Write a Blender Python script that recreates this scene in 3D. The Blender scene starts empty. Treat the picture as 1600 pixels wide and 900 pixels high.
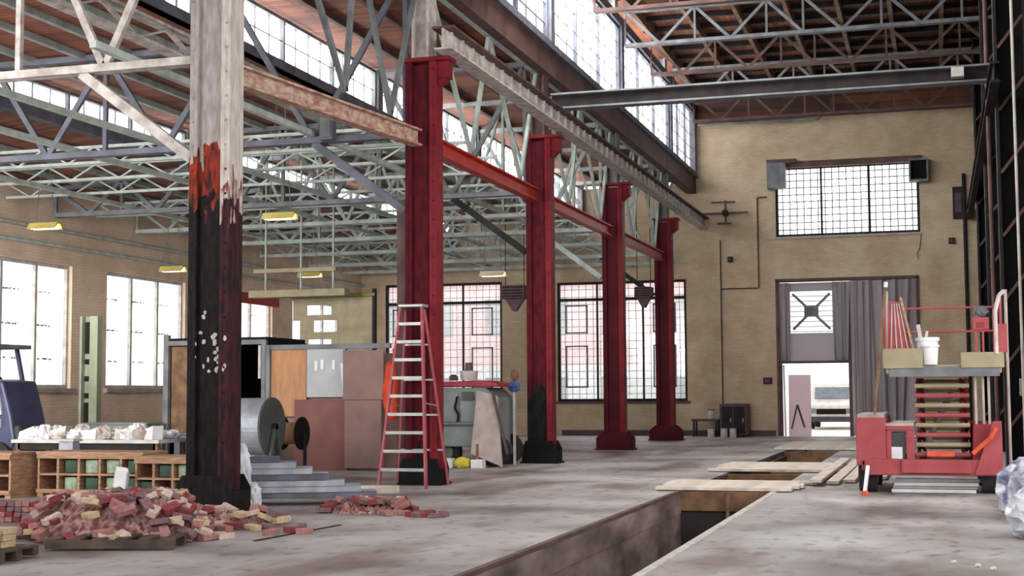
import bpy, math, random
from mathutils import Vector, Matrix
from math import sin, cos, pi, atan2, radians, sqrt
random.seed(7)
S = bpy.context.scene
COL = S.collection

# ------------------------------------------------------------------ camera
F_PX = 2200.0
yaw, pitch, roll = radians(16.751), radians(4.289), 0.006
fw = Vector((-sin(yaw)*cos(pitch), cos(yaw)*cos(pitch), sin(pitch)))
r0 = Vector((cos(yaw), sin(yaw), 0)); u0 = r0.cross(fw)
rt = cos(roll)*r0 - sin(roll)*u0; up = sin(roll)*r0 + cos(roll)*u0
cd = bpy.data.cameras.new('camera'); cam = bpy.data.objects.new('camera', cd); COL.objects.link(cam)
cam.matrix_world = Matrix(((rt.x, up.x, -fw.x, 0), (rt.y, up.y, -fw.y, 0), (rt.z, up.z, -fw.z, 1.55), (0, 0, 0, 1)))
cd.sensor_width = 36; cd.lens = F_PX/1600*36; cd.clip_end = 400
S.camera = cam

# ------------------------------------------------------------------ world, lamps, exposure
W = bpy.data.worlds.new('world'); S.world = W; W.use_nodes = True
bg = W.node_tree.nodes['Background']; bg.inputs[0].default_value = (1.0, 0.985, 0.965, 1); bg.inputs[1].default_value = 1.5
def area(name, loc, direction, sx, sy, power, col=(1.0, 0.98, 0.95), spread=180):
    l = bpy.data.lights.new(name, 'AREA'); l.shape = 'RECTANGLE'; l.size = sx; l.size_y = sy; l.energy = power; l.color = col; l.spread = radians(spread)
    o = bpy.data.objects.new(name, l); COL.objects.link(o); o.location = loc
    o.rotation_euler = Vector(direction).to_track_quat('-Z', 'Y').to_euler(); return o
# daylight standing outside the windows, pointing in, plus three added fill areas
area('daylight_clerestory', (-9.6, 36, 11.6), (1, 0.3, -0.75), 28, 3, 5400)
area('fill_behind_camera', (-4, -6, 8.0), (0, 1, -0.3), 14, 9, 250)  # added front fill behind the camera, no window there
area('fill_near_right', (6, 11, 6.5), (-0.62, 1, -0.03), 12, 7, 450, spread=95)  # added fill from the near right, brightens left wall and column flanks
area('fill_aisle_near', (-17, 7, 4.5), (-0.12, 1, 0.03), 9, 5, 850, spread=75)  # added fill at the near end of the aisle, no real opening
area('daylight_outer_clerestory', (-18.4, 37, 8.2), (1, 0, -0.5), 26, 0.7, 900)
area('daylight_left_windows', (-22.6, 38, 3.8), (1, 0, -0.1), 22, 3.2, 450)
area('daylight_aisle_clerestory', (-13.4, 36, 9.1), (1, 0, -0.5), 28, 1.0, 1900)
area('daylight_end_window', (-2.9, 52.4, 8.6), (0, -1, -0.2), 4.6, 2.6, 400)
area('daylight_end_aisle_windows', (-14.5, 53.2, 8.0), (0, -1, -0.9), 12, 2.4, 1800)
S.view_settings.view_transform = 'Standard'; S.view_settings.look = 'None'
S.view_settings.exposure = 0.0; S.view_settings.gamma = 1.0; S.view_settings.use_curve_mapping = False

# ------------------------------------------------------------------ materials
def srgb(c):
    return tuple((x/255/12.92 if x/255 <= 0.04045 else ((x/255+0.055)/1.055)**2.4) for x in c) + (1,)
def nt(name):
    m = bpy.data.materials.new(name); m.use_nodes = True; return m, m.node_tree.nodes, m.node_tree.links
def ramp(n, stops, interp='LINEAR'):
    r = n.new('ShaderNodeValToRGB'); r.color_ramp.interpolation = interp
    e = r.color_ramp.elements
    while len(e) < len(stops): e.new(0.5)
    for i, (p, c) in enumerate(stops):
        e[i].position = p; e[i].color = c if len(c) == 4 else srgb(c)
    return r
def noisy(name, stops, scale=4.0, rough=0.7, metal=0.0, stretch=(1, 1, 1), bump=0.0, detail=6, spec=0.5):
    m, n, l = nt(name); b = n['Principled BSDF']; b.inputs['Roughness'].default_value = rough; b.inputs['Metallic'].default_value = metal; b.inputs['Specular IOR Level'].default_value = spec
    tc = n.new('ShaderNodeTexCoord'); mp = n.new('ShaderNodeMapping'); mp.inputs['Scale'].default_value = stretch
    no = n.new('ShaderNodeTexNoise'); no.inputs['Scale'].default_value = scale; no.inputs['Detail'].default_value = detail
    l.new(tc.outputs['Object'], mp.inputs[0]); l.new(mp.outputs[0], no.inputs[0])
    if not isinstance(stops[0][1], (tuple, list)): stops = [(0.35, stops[0]), (0.65, stops[1])]
    r = ramp(n, stops); l.new(no.outputs[0], r.inputs[0]); l.new(r.outputs[0], b.inputs['Base Color'])
    if bump:
        bu = n.new('ShaderNodeBump'); bu.inputs['Strength'].default_value = bump; bu.inputs['Distance'].default_value = 0.02
        l.new(no.outputs[0], bu.inputs['Height']); l.new(bu.outputs[0], b.inputs['Normal'])
    return m
def two(name, a, b, **k): return noisy(name, [(0.35, a), (0.65, b)], **k)
def planks(name, ca, cb, width=0.16, along='Y', rough=0.8, gap=(30, 20, 15)):
    m, n, l = nt(name); b = n['Principled BSDF']; b.inputs['Roughness'].default_value = rough
    tc = n.new('ShaderNodeTexCoord'); sp = n.new('ShaderNodeSeparateXYZ'); cb_ = n.new('ShaderNodeCombineXYZ')
    l.new(tc.outputs['Object'], sp.inputs[0])
    a, c = ('Y', 'X') if along == 'Y' else ('X', 'Y')
    if along == 'Z': a, c = 'X', 'Z'
    l.new(sp.outputs[a], cb_.inputs[0]); l.new(sp.outputs[c], cb_.inputs[1])
    br = n.new('ShaderNodeTexBrick'); br.inputs['Scale'].default_value = 1; br.inputs['Brick Width'].default_value = 3.4; br.inputs['Row Height'].default_value = width
    br.inputs['Mortar Size'].default_value = 0.008; br.inputs['Color1'].default_value = srgb(ca); br.inputs['Color2'].default_value = srgb(cb); br.inputs['Mortar'].default_value = srgb(gap)
    l.new(cb_.outputs[0], br.inputs[0])
    no = n.new('ShaderNodeTexNoise'); no.inputs['Scale'].default_value = 0.7; no.inputs['Detail'].default_value = 5
    l.new(tc.outputs['Object'], no.inputs[0])
    mx = n.new('ShaderNodeMixRGB'); mx.blend_type = 'MULTIPLY'; mx.inputs[0].default_value = 0.75
    rr = ramp(n, [(0.35, (0.35, 0.33, 0.34, 1)), (0.65, (1, 1, 1, 1))]); l.new(no.outputs[0], rr.inputs[0])
    l.new(br.outputs[0], mx.inputs[1]); l.new(rr.outputs[0], mx.inputs[2]); l.new(mx.outputs[0], b.inputs['Base Color'])
    return m
def brickwall(name, c1, c2, mortar, axes=('X', 'Z'), stain=(0.6, 0.6, 0.6, 1), bw=0.22, rh=0.075, rough=0.85):
    m, n, l = nt(name); b = n['Principled BSDF']; b.inputs['Roughness'].default_value = rough
    tc = n.new('ShaderNodeTexCoord'); sp = n.new('ShaderNodeSeparateXYZ'); co = n.new('ShaderNodeCombineXYZ')
    l.new(tc.outputs['Object'], sp.inputs[0]); l.new(sp.outputs[axes[0]], co.inputs[0]); l.new(sp.outputs[axes[1]], co.inputs[1])
    br = n.new('ShaderNodeTexBrick'); br.inputs['Scale'].default_value = 1; br.inputs['Brick Width'].default_value = bw; br.inputs['Row Height'].default_value = rh
    br.inputs['Mortar Size'].default_value = 0.008; br.inputs['Color1'].default_value = srgb(c1); br.inputs['Color2'].default_value = srgb(c2); br.inputs['Mortar'].default_value = srgb(mortar)
    l.new(co.outputs[0], br.inputs[0])
    no = n.new('ShaderNodeTexNoise'); no.inputs['Scale'].default_value = 1.1; no.inputs['Detail'].default_value = 8; l.new(tc.outputs['Object'], no.inputs[0])
    rr = ramp(n, [(0.38, stain), (0.62, (1.0, 1.0, 1.0, 1))]); l.new(no.outputs[0], rr.inputs[0])
    mx = n.new('ShaderNodeMixRGB'); mx.blend_type = 'MULTIPLY'; mx.inputs[0].default_value = 0.8
    l.new(br.outputs[0], mx.inputs[1]); l.new(rr.outputs[0], mx.inputs[2]); l.new(mx.outputs[0], b.inputs['Base Color'])
    bu = n.new('ShaderNodeBump'); bu.inputs['Strength'].default_value = 0.3; l.new(br.outputs['Fac'], bu.inputs['Height']); l.new(bu.outputs[0], b.inputs['Normal'])
    return m
def emit(name, c, s):
    m, n, l = nt(name); b = n['Principled BSDF']; b.inputs['Emission Color'].default_value = srgb(c); b.inputs['Emission Strength'].default_value = s
    b.inputs['Base Color'].default_value = srgb(c); return m
def glass(name, tint=(0.93, 0.96, 0.98), haze=0.25, streak=3.0):
    # dusty glazing: mostly clear, with a thin diffusing film of grime
    m, n, l = nt(name); n.remove(n['Principled BSDF']); out = n['Material Output']
    tr = n.new('ShaderNodeBsdfTransparent'); tr.inputs[0].default_value = (*tint, 1)
    tl = n.new('ShaderNodeBsdfTranslucent'); tl.inputs[0].default_value = (*tint, 1)
    gl = n.new('ShaderNodeBsdfGlossy'); gl.inputs['Roughness'].default_value = 0.08; gl.inputs[0].default_value = (0.6, 0.6, 0.6, 1)
    tc = n.new('ShaderNodeTexCoord'); no = n.new('ShaderNodeTexNoise'); no.inputs['Scale'].default_value = streak
    l.new(tc.outputs['Object'], no.inputs[0])
    mr = n.new('ShaderNodeMapRange'); mr.inputs[3].default_value = haze*0.5; mr.inputs[4].default_value = min(1, haze*1.5); l.new(no.outputs[0], mr.inputs[0])
    m1 = n.new('ShaderNodeMixShader'); l.new(mr.outputs[0], m1.inputs[0]); l.new(tr.outputs[0], m1.inputs[1]); l.new(tl.outputs[0], m1.inputs[2])
    m2 = n.new('ShaderNodeMixShader'); m2.inputs[0].default_value = 0.05; l.new(m1.outputs[0], m2.inputs[1]); l.new(gl.outputs[0], m2.inputs[2])
    l.new(m2.outputs[0], out.inputs[0]); return m
def sheeting(name, col, trans=0.85, marks=False):
    m, n, l = nt(name); n.remove(n['Principled BSDF']); out = n['Material Output']
    tl = n.new('ShaderNodeBsdfTranslucent'); df = n.new('ShaderNodeBsdfDiffuse'); mx = n.new('ShaderNodeMixShader'); mx.inputs[0].default_value = trans
    tl.inputs[0].default_value = srgb(col); df.inputs[0].default_value = srgb(col)
    if marks:   # the faint rows of unreadable grey print on the wrap
        tc = n.new('ShaderNodeTexCoord'); sp = n.new('ShaderNodeSeparateXYZ'); l.new(tc.outputs['Object'], sp.inputs[0])
        def band(sock, period, w, off):
            a = n.new('ShaderNodeMath'); a.operation = 'ADD'; a.inputs[1].default_value = off; l.new(sock, a.inputs[0])
            f = n.new('ShaderNodeMath'); f.operation = 'PINGPONG'; f.inputs[1].default_value = period; l.new(a.outputs[0], f.inputs[0])
            g = n.new('ShaderNodeMath'); g.operation = 'LESS_THAN'; g.inputs[1].default_value = w; l.new(f.outputs[0], g.inputs[0]); return g.outputs[0]
        zb = band(sp.outputs['Z'], 0.42, 0.025, 0.1); yb = band(sp.outputs['Y'], 0.68, 0.34, 0.2)
        no = n.new('ShaderNodeTexNoise'); no.inputs['Scale'].default_value = 14; l.new(tc.outputs['Object'], no.inputs[0])
        gt = n.new('ShaderNodeMath'); gt.operation = 'GREATER_THAN'; gt.inputs[1].default_value = 0.47; l.new(no.outputs[0], gt.inputs[0])
        m1 = n.new('ShaderNodeMath'); m1.operation = 'MULTIPLY'; l.new(zb, m1.inputs[0]); l.new(yb, m1.inputs[1])
        m2 = n.new('ShaderNodeMath'); m2.operation = 'MULTIPLY'; l.new(m1.outputs[0], m2.inputs[0]); l.new(gt.outputs[0], m2.inputs[1])
        c = n.new('ShaderNodeMixRGB'); c.inputs[1].default_value = srgb(col); c.inputs[2].default_value = srgb((120, 124, 130)); l.new(m2.outputs[0], c.inputs[0])
        l.new(c.outputs[0], tl.inputs[0]); l.new(c.outputs[0], df.inputs[0])
    l.new(df.outputs[0], mx.inputs[1]); l.new(tl.outputs[0], mx.inputs[2]); l.new(mx.outputs[0], out.inputs[0]); return m
def zpaint(name, bands, rough=0.6, spots=None):
    """bands of paint by height in object space with ragged edges: [(z, colourA, colourB)] from the bottom up"""
    m, n, l = nt(name); b = n['Principled BSDF']; b.inputs['Roughness'].default_value = rough; b.inputs['Specular IOR Level'].default_value = 0.12
    tc = n.new('ShaderNodeTexCoord'); sp = n.new('ShaderNodeSeparateXYZ'); l.new(tc.outputs['Object'], sp.inputs[0])
    mp = n.new('ShaderNodeMapping'); mp.inputs['Scale'].default_value = (3, 3, 0.8); l.new(tc.outputs['Object'], mp.inputs[0])
    no = n.new('ShaderNodeTexNoise'); no.inputs['Scale'].default_value = 2.2; no.inputs['Detail'].default_value = 7; l.new(mp.outputs[0], no.inputs[0])
    n2 = n.new('ShaderNodeTexNoise'); n2.inputs['Scale'].default_value = 5; n2.inputs['Detail'].default_value = 5; l.new(mp.outputs[0], n2.inputs[0])
    ma = n.new('ShaderNodeMath'); ma.operation = 'MULTIPLY_ADD'; ma.inputs[1].default_value = 1.8; l.new(no.outputs[0], ma.inputs[0]); l.new(sp.outputs['Z'], ma.inputs[2])
    prev = None
    for i, (z, ca, cb) in enumerate(bands):
        r = ramp(n, [(0.4, ca), (0.62, cb)]); l.new(n2.outputs[0], r.inputs[0])
        if prev is None: prev = r.outputs[0]; continue
        g = n.new('ShaderNodeMath'); g.operation = 'GREATER_THAN'; g.inputs[1].default_value = z+1.3; l.new(ma.outputs[0], g.inputs[0])
        x = n.new('ShaderNodeMixRGB'); l.new(g.outputs[0], x.inputs[0]); l.new(prev, x.inputs[1]); l.new(r.outputs[0], x.inputs[2]); prev = x.outputs[0]
    l.new(prev, b.inputs['Base Color']); return m

M = {}
M['deck'] = planks('roof boards', (146, 86, 50), (98, 56, 38), 0.16, 'Y')
M['deck_gable'] = planks('gable boards', (122, 74, 48), (70, 46, 38), 0.3, 'Z')
M['deck_aisle'] = planks('aisle roof boards', (176, 112, 84), (140, 84, 70), 0.16, 'X')
M['brick_end'] = brickwall('painted tan brick', (200, 183, 158), (190, 171, 144), (178, 160, 134), ('X', 'Z'), (0.78, 0.73, 0.66, 1))
M['brick_left'] = brickwall('painted beige brick', (240, 216, 194), (232, 206, 182), (220, 194, 170), ('Y', 'Z'), (0.8, 0.77, 0.72, 1))
M['brick_right'] = brickwall('dark brown brick', (86, 72, 54), (66, 56, 44), (54, 46, 36), ('Y', 'Z'), (0.4, 0.4, 0.36, 1))  # dark brown brick with random darker blotches
M['outside_brick'] = brickwall('pale red outside brick', (236, 198, 198), (230, 186, 188), (238, 216, 214), ('X', 'Z'), (0.9, 0.9, 0.9, 1), 0.5, 0.2)
M['steel_grey'] = two('blue grey steel', (104, 106, 120), (80, 82, 92), scale=3, stretch=(1, 1, 1))
M['steel_green'] = two('pale green grey steel', (176, 188, 182), (142, 152, 148), scale=3)
M['steel_pale'] = two('pale green paint', (196, 206, 200), (164, 176, 170), scale=4)
M['steel_mid'] = two('mid grey steel', (120, 124, 128), (92, 94, 98), scale=3)
M['steel_dark'] = two('dark steel', (48, 42, 42), (30, 28, 30), scale=3, spec=0.2)  # plain dark tone shared by frames, beams and fittings
M['steel_white'] = two('chalky white steel', (206, 200, 194), (160, 150, 146), scale=5)
M['steel_rust'] = two('rust brown steel', (98, 70, 64), (70, 48, 46), scale=2)
M['red'] = two('dark red primer', (82, 20, 30), (62, 14, 24), scale=2, rough=0.7, spec=0.15)
M['red_bright'] = two('bright red primer', (178, 52, 42), (154, 44, 38), scale=3, rough=0.5, spec=0.15)
M['red_flank_lit'] = two('red primer lit flange', (124, 34, 42), (102, 26, 34), scale=3, rough=0.6, spec=0.15)  # same primer made brighter: hall light put into the flange colour
M['strut_mix'] = two('cream and rust strut', (190, 170, 152), (150, 96, 84), scale=6, stretch=(2, 1, 2))
M['col_old'] = zpaint('peeling column paint', [(0, (20, 20, 21), (38, 30, 30)), (3.75, (150, 52, 34), (60, 34, 32)), (4.35, (172, 164, 160), (150, 140, 138))])
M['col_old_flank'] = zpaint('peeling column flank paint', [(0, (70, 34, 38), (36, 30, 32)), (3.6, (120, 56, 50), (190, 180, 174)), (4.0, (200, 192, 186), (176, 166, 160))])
M['col_third'] = zpaint('red column over bare foot', [(0, (34, 36, 34), (22, 22, 22)), (1.3, (88, 22, 32), (66, 16, 26))], rough=0.7)
M['col_second'] = zpaint('red column over dark foot', [(0, (40, 22, 24), (24, 16, 18)), (0.1, (86, 20, 30), (64, 15, 25))], rough=0.7)
M['black'] = two('soft black', (14, 14, 15), (22, 21, 22), spec=0.15)
M['tyre'] = two('tyre rubber', (30, 28, 28), (42, 40, 40), rough=0.9)
M['white'] = two('white paint', (226, 226, 226), (206, 206, 208))
M['offwhite'] = two('off white dusty', (200, 196, 190), (170, 164, 160))
M['plywood'] = two('tan plywood', (180, 132, 92), (158, 112, 78), scale=2, stretch=(4, 1, 1))
M['board_brown'] = two('brown hardboard', (134, 106, 98), (118, 92, 86), scale=2)
M['board_red'] = two('red brown board', (124, 78, 72), (108, 66, 62), scale=2)
M['board_grey'] = two('pale grey board', (176, 180, 180), (160, 164, 166), scale=2)
M['crate'] = two('orange pine', (178, 142, 114), (142, 102, 78), scale=5, stretch=(1, 1, 6))
M['pallet'] = two('dirty pallet wood', (96, 78, 66), (60, 48, 42), scale=5)
M['lumber'] = two('pale lumber', (222, 212, 200), (186, 174, 162), scale=4)
M['oldwood'] = two('old brown wood', (130, 96, 66), (84, 60, 42), scale=4)
M['green_content'] = two('pale green glassware', (160, 176, 150), (120, 136, 116), scale=9)
M['bottle'] = two('dark green bottle glass', (60, 90, 70), (40, 60, 50), rough=0.2)
M['zinc'] = two('galvanised sheet', (170, 174, 184), (140, 144, 154), scale=4, rough=0.45, metal=0.3)
M['darkgreen'] = two('dark grey green', (78, 82, 80), (60, 64, 62), scale=2)
M['plastic'] = two('white plastic film', (232, 234, 238), (180, 184, 194), scale=6, rough=0.3, bump=0.6)
M['blueplastic'] = two('blue white plastic', (206, 210, 222), (88, 96, 130), scale=5, rough=0.35, bump=0.6)
M['aluminium'] = two('aluminium', (176, 178, 174), (150, 152, 150), rough=0.4, metal=0.4)
M['fibreglass'] = two('pink red fibreglass', (172, 82, 90), (150, 64, 74), rough=0.5)
M['orange'] = two('orange fabric', (226, 84, 44), (206, 58, 40), scale=4)
M['machine'] = two('grey green machine enamel', (130, 138, 134), (110, 118, 116), scale=2)
M['pinktarp'] = two('maroon tarp', (160, 52, 66), (130, 40, 54), scale=4)
M['beige'] = two('beige board', (178, 164, 158), (156, 142, 138))
M['navy'] = two('navy enamel', (66, 68, 100), (50, 52, 80), scale=2, rough=0.45)
M['darkgrey'] = two('dark grey casting', (64, 64, 68), (50, 50, 54))
M['yellowgreen'] = two('olive yellow', (150, 150, 74), (110, 112, 60))
M['palegreen'] = two('pale green enamel', (176, 184, 158), (150, 158, 134), scale=2)
M['lift_red'] = two('worn lift red', (168, 84, 88), (146, 64, 70), scale=2, rough=0.5, spec=0.15)
M['lift_dark'] = two('deep lift red', (140, 40, 52), (112, 30, 42), scale=2)
M['platform'] = two('khaki platform steel', (160, 150, 120), (138, 128, 104), scale=3)
M['orange_paint'] = two('orange red paint', (226, 96, 60), (200, 70, 48))
M['yellow'] = two('yellow plastic', (214, 200, 70), (190, 176, 60))
M['blue'] = two('blue cloth', (60, 84, 140), (46, 66, 118))
M['darkcloth'] = two('dark maroon metal', (90, 66, 72), (70, 52, 58))
M['paper'] = two('white paper', (220, 220, 222), (200, 200, 206))
M['tarp_grey'] = sheeting('grey tarpaulin', (190, 184, 188), 0.5)
M['poly'] = sheeting('clear dusty polythene', (214, 208, 210), 0.7)
M['panel_thin'] = sheeting('thin pinkish panel', (222, 208, 212), 0.5)
M['wrap'] = sheeting('white house wrap', (246, 248, 250), 0.9, marks=True)
M['glass'] = glass('dusty window glass')
M['glass_end'] = glass('end window glass', haze=0.06)
M['glass_clere'] = glass('frosted clerestory glass', haze=0.6)
M['glass_car'] = two('car glass', (120, 132, 146), (100, 112, 128), rough=0.1)
M['tube'] = emit('fluorescent tube', (255, 250, 225), 5.0)
M['lampshade'] = two('yellowed reflector', (214, 196, 110), (190, 170, 90), scale=3)
M['lampshade_white'] = two('white reflector', (226, 214, 180), (200, 190, 160), scale=3)
M['ground'] = two('bright paving', (226, 224, 222), (206, 204, 204), scale=1)
brick_cols = {'rose': ((170, 124, 120), (148, 96, 94)), 'dark': ((140, 62, 66), (112, 44, 52)), 'pale': ((206, 184, 172), (182, 158, 148)), 'sand': ((202, 180, 146), (176, 152, 116)), 'plum': ((132, 100, 104), (106, 78, 84))}
for k, (a, b) in brick_cols.items(): M['brick_'+k] = two(k+' brick', a, b, scale=18, rough=0.9)
M['rubble'] = noisy('brick rubble', [(0.35, (96, 66, 66)), (0.45, (150, 96, 92)), (0.55, (176, 150, 142)), (0.65, (120, 60, 62))], scale=9, rough=0.95, bump=0.8)

def floor_mat():
    m, n, l = nt('worn concrete'); b = n['Principled BSDF']; b.inputs['Roughness'].default_value = 0.55
    tc = n.new('ShaderNodeTexCoord')
    def noise(sc, st=(1, 1, 1), d=8):
        mp = n.new('ShaderNodeMapping'); mp.inputs['Scale'].default_value = st; l.new(tc.outputs['Object'], mp.inputs[0])
        o = n.new('ShaderNodeTexNoise'); o.inputs['Scale'].default_value = sc; o.inputs['Detail'].default_value = d; l.new(mp.outputs[0], o.inputs[0]); return o
    a = noise(0.45); r = ramp(n, [(0.32, (104, 97, 95)), (0.48, (152, 147, 145)), (0.68, (182, 180, 180))]); l.new(a.outputs[0], r.inputs[0])
    c = noise(0.8, (1, 0.35, 1)); r2 = ramp(n, [(0.52, (1, 1, 1, 1)), (0.64, (0.6, 0.48, 0.46, 1))]); l.new(c.outputs[0], r2.inputs[0])
    mx = n.new('ShaderNodeMixRGB'); mx.blend_type = 'MULTIPLY'; mx.inputs[0].default_value = 1; l.new(r.outputs[0], mx.inputs[1]); l.new(r2.outputs[0], mx.inputs[2])
    d = noise(5.0, (1, 0.6, 1)); r3 = ramp(n, [(0.55, (1, 1, 1, 1)), (0.68, (0.42, 0.38, 0.38, 1))]); l.new(d.outputs[0], r3.inputs[0])
    m2 = n.new('ShaderNodeMixRGB'); m2.blend_type = 'MULTIPLY'; m2.inputs[0].default_value = 0.7; l.new(mx.outputs[0], m2.inputs[1]); l.new(r3.outputs[0], m2.inputs[2])
    l.new(m2.outputs[0], b.inputs['Base Color'])
    bu = n.new('ShaderNodeBump'); bu.inputs['Strength'].default_value = 0.25; l.new(d.outputs[0], bu.inputs['Height']); l.new(bu.outputs[0], b.inputs['Normal'])
    return m
M['floor'] = floor_mat()
M['pit'] = noisy('stained pit concrete', [(0.3, (60, 52, 46)), (0.5, (112, 94, 90)), (0.7, (146, 132, 128))], scale=1.6, stretch=(1, 0.5, 1.6), bump=0.4)
M['pit_dark'] = two('pit near black', (40, 34, 28), (24, 20, 18))  # near-black brown for the pit bottom and the panel under the deck

# ------------------------------------------------------------------ mesh builder
class MB:
    def __init__(s): s.v = []; s.f = []
    def add(s, vs, fs):
        o = len(s.v); s.v += [tuple(v) for v in vs]; s.f += [tuple(i+o for i in f) for f in fs]; return s
    def box(s, x0, x1, y0, y1, z0, z1):
        vs = [(x, y, z) for z in (z0, z1) for y in (y0, y1) for x in (x0, x1)]
        return s.add(vs, [(0, 2, 3, 1), (4, 5, 7, 6), (0, 1, 5, 4), (2, 6, 7, 3), (0, 4, 6, 2), (1, 3, 7, 5)])
    def frame(s, p, q, ref=None):
        p, q = Vector(p), Vector(q); d = (q-p).normalized()
        rf = Vector(ref) if ref else (Vector((0, 0, 1)) if abs(d.z) < 0.95 else Vector((0, 1, 0)))
        a = d.cross(rf).normalized(); b = a.cross(d).normalized(); return p, q, a, b
    def bar(s, p, q, w, h=None, ref=None):
        h = h or w; p, q, a, b = s.frame(p, q, ref)
        vs = [e + a*(i*w/2) + b*(j*h/2) for e in (p, q) for i, j in ((-1, -1), (1, -1), (1, 1), (-1, 1))]
        return s.add(vs, [(3, 2, 1, 0), (4, 5, 6, 7)] + [(i, (i+1) % 4, 4+(i+1) % 4, 4+i) for i in range(4)])
    def cyl(s, p, q, r, r2=None, n=16):
        r2 = r if r2 is None else r2; p, q, a, b = s.frame(p, q)
        vs = [e + a*(rr*cos(2*pi*k/n)) + b*(rr*sin(2*pi*k/n)) for e, rr in ((p, r), (q, r2)) for k in range(n)]
        return s.add(vs, [tuple(range(n-1, -1, -1)), tuple(range(n, 2*n))] + [(i, (i+1) % n, n+(i+1) % n, n+i) for i in range(n)])
    def path(s, pts, r, n=8):
        for i in range(len(pts)-1): s.cyl(pts[i], pts[i+1], r, r, n)
        return s
    def prism(s, poly, axis, a0, a1):
        """poly in the two other axes, extruded along axis"""
        def P(u, v, w): return {'x': (w, u, v), 'y': (u, w, v), 'z': (u, v, w)}[axis]
        n = len(poly); vs = [P(u, v, a0) for u, v in poly] + [P(u, v, a1) for u, v in poly]
        return s.add(vs, [tuple(range(n)), tuple(range(2*n-1, n-1, -1))] + [(i, n+i, n+(i+1) % n, (i+1) % n) for i in range(n)])
    def lathe(s, prof, c=(0, 0, 0), n=20):
        vs = []; fs = []
        for r, z in prof:
            for k in range(n): vs.append((c[0]+r*cos(2*pi*k/n), c[1]+r*sin(2*pi*k/n), c[2]+z))
        for j in range(len(prof)-1):
            for k in range(n): fs.append((j*n+k, j*n+(k+1) % n, (j+1)*n+(k+1) % n, (j+1)*n+k))
        fs.append(tuple(range(n-1, -1, -1))); fs.append(tuple(range((len(prof)-1)*n, len(prof)*n)))
        return s.add(vs, fs)
    def blob(s, c, rad, seed=0, n=10, rough=0.25, flat=True):
        """crumpled lump"""
        rnd = random.Random(seed); vs = []; fs = []
        for j in range(n+1):
            th = pi*j/n
            for k in range(2*n):
                ph = pi*k/n; q = 1 + rnd.uniform(-rough, rough)*(0.3 + sin(th))
                z = cos(th)*rad[2]*q
                vs.append((c[0]+rad[0]*sin(th)*cos(ph)*q, c[1]+rad[1]*sin(th)*sin(ph)*q, c[2] + (max(z, -rad[2]*0.8) if flat else z)))
        for j in range(n):
            for k in range(2*n): fs.append((j*2*n+k, (j+1)*2*n+k, (j+1)*2*n+(k+1) % (2*n), j*2*n+(k+1) % (2*n)))
        return s.add(vs, fs)
    def build(s, name, mat, parent=None, world=False, bevel=0, smooth=False, kind=None, thick=0):
        me = bpy.data.meshes.new(name); vs = s.v
        if parent is not None and world:
            w = parent
            off = Vector((0, 0, 0))
            while w is not None: off += Vector(w.location); w = w.parent
            vs = [tuple(Vector(v)-off) for v in vs]
        me.from_pydata(vs, [], s.f); me.validate(); me.update()
        me.materials.append(M[mat] if isinstance(mat, str) else mat)
        if smooth:
            for p in me.polygons: p.use_smooth = True
        o = bpy.data.objects.new(name, me); COL.objects.link(o)
        if parent is not None: o.parent = parent
        if kind: o['kind'] = kind
        if bevel:
            b = o.modifiers.new('bevel', 'BEVEL'); b.width = bevel; b.segments = 2; b.limit_method = 'ANGLE'
        if thick:
            b = o.modifiers.new('thick', 'SOLIDIFY'); b.thickness = thick
        return o
def tag(o, label, cat, group=None, kind=None):
    o['label'] = label; o['category'] = cat
    if group: o['group'] = group
    if kind: o['kind'] = kind
    return o
def thing(name, label, cat, loc=(0, 0, 0), group=None, rz=0):
    o = bpy.data.objects.new(name, None); COL.objects.link(o); o.location = loc; o.rotation_euler = (0, 0, rz); o.empty_display_size = 0.2
    return tag(o, label, cat, group)
def struct(name, loc=(0, 0, 0), label=None):
    o = bpy.data.objects.new(name, None); COL.objects.link(o); o.location = loc; o['kind'] = 'structure'
    if label: o['label'] = label
    return o
def copy_thing(o, label=None, group=None):
    kids = [c for c in bpy.data.objects if c.parent == o]
    r = o.copy(); COL.objects.link(r)
    if label: r['label'] = label
    if group: r['group'] = group
    for k in kids:
        c = k.copy(); COL.objects.link(c); c.parent = r
        for g in [x for x in bpy.data.objects if x.parent == k]:
            d = g.copy(); COL.objects.link(d); d.parent = c
    return r
def holed(u0, u1, z0, z1, holes, a0, a1, axis):
    """wall slab with rectangular holes (u0,u1,z0,z1); axis 'y' : wall in XZ, 'x' : wall in YZ"""
    us = sorted({u0, u1, *[h[0] for h in holes], *[h[1] for h in holes]}); zs = sorted({z0, z1, *[h[2] for h in holes], *[h[3] for h in holes]})
    b = MB()
    for i in range(len(us)-1):
        for j in range(len(zs)-1):
            uc, zc = (us[i]+us[i+1])/2, (zs[j]+zs[j+1])/2
            if any(h[0] < uc < h[1] and h[2] < zc < h[3] for h in holes): continue
            if axis == 'y': b.box(us[i], us[i+1], a0, a1, zs[j], zs[j+1])
            else: b.box(a0, a1, us[i], us[i+1], zs[j], zs[j+1])
    return b

YE = 50.5                                  # inner face of the end wall
YK = [16.9, 22.95, 30.5, 38.05, 45.6]      # column lines
XC = -8.5
TL, TR = -3.93, -2.5                       # pit edges

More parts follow.
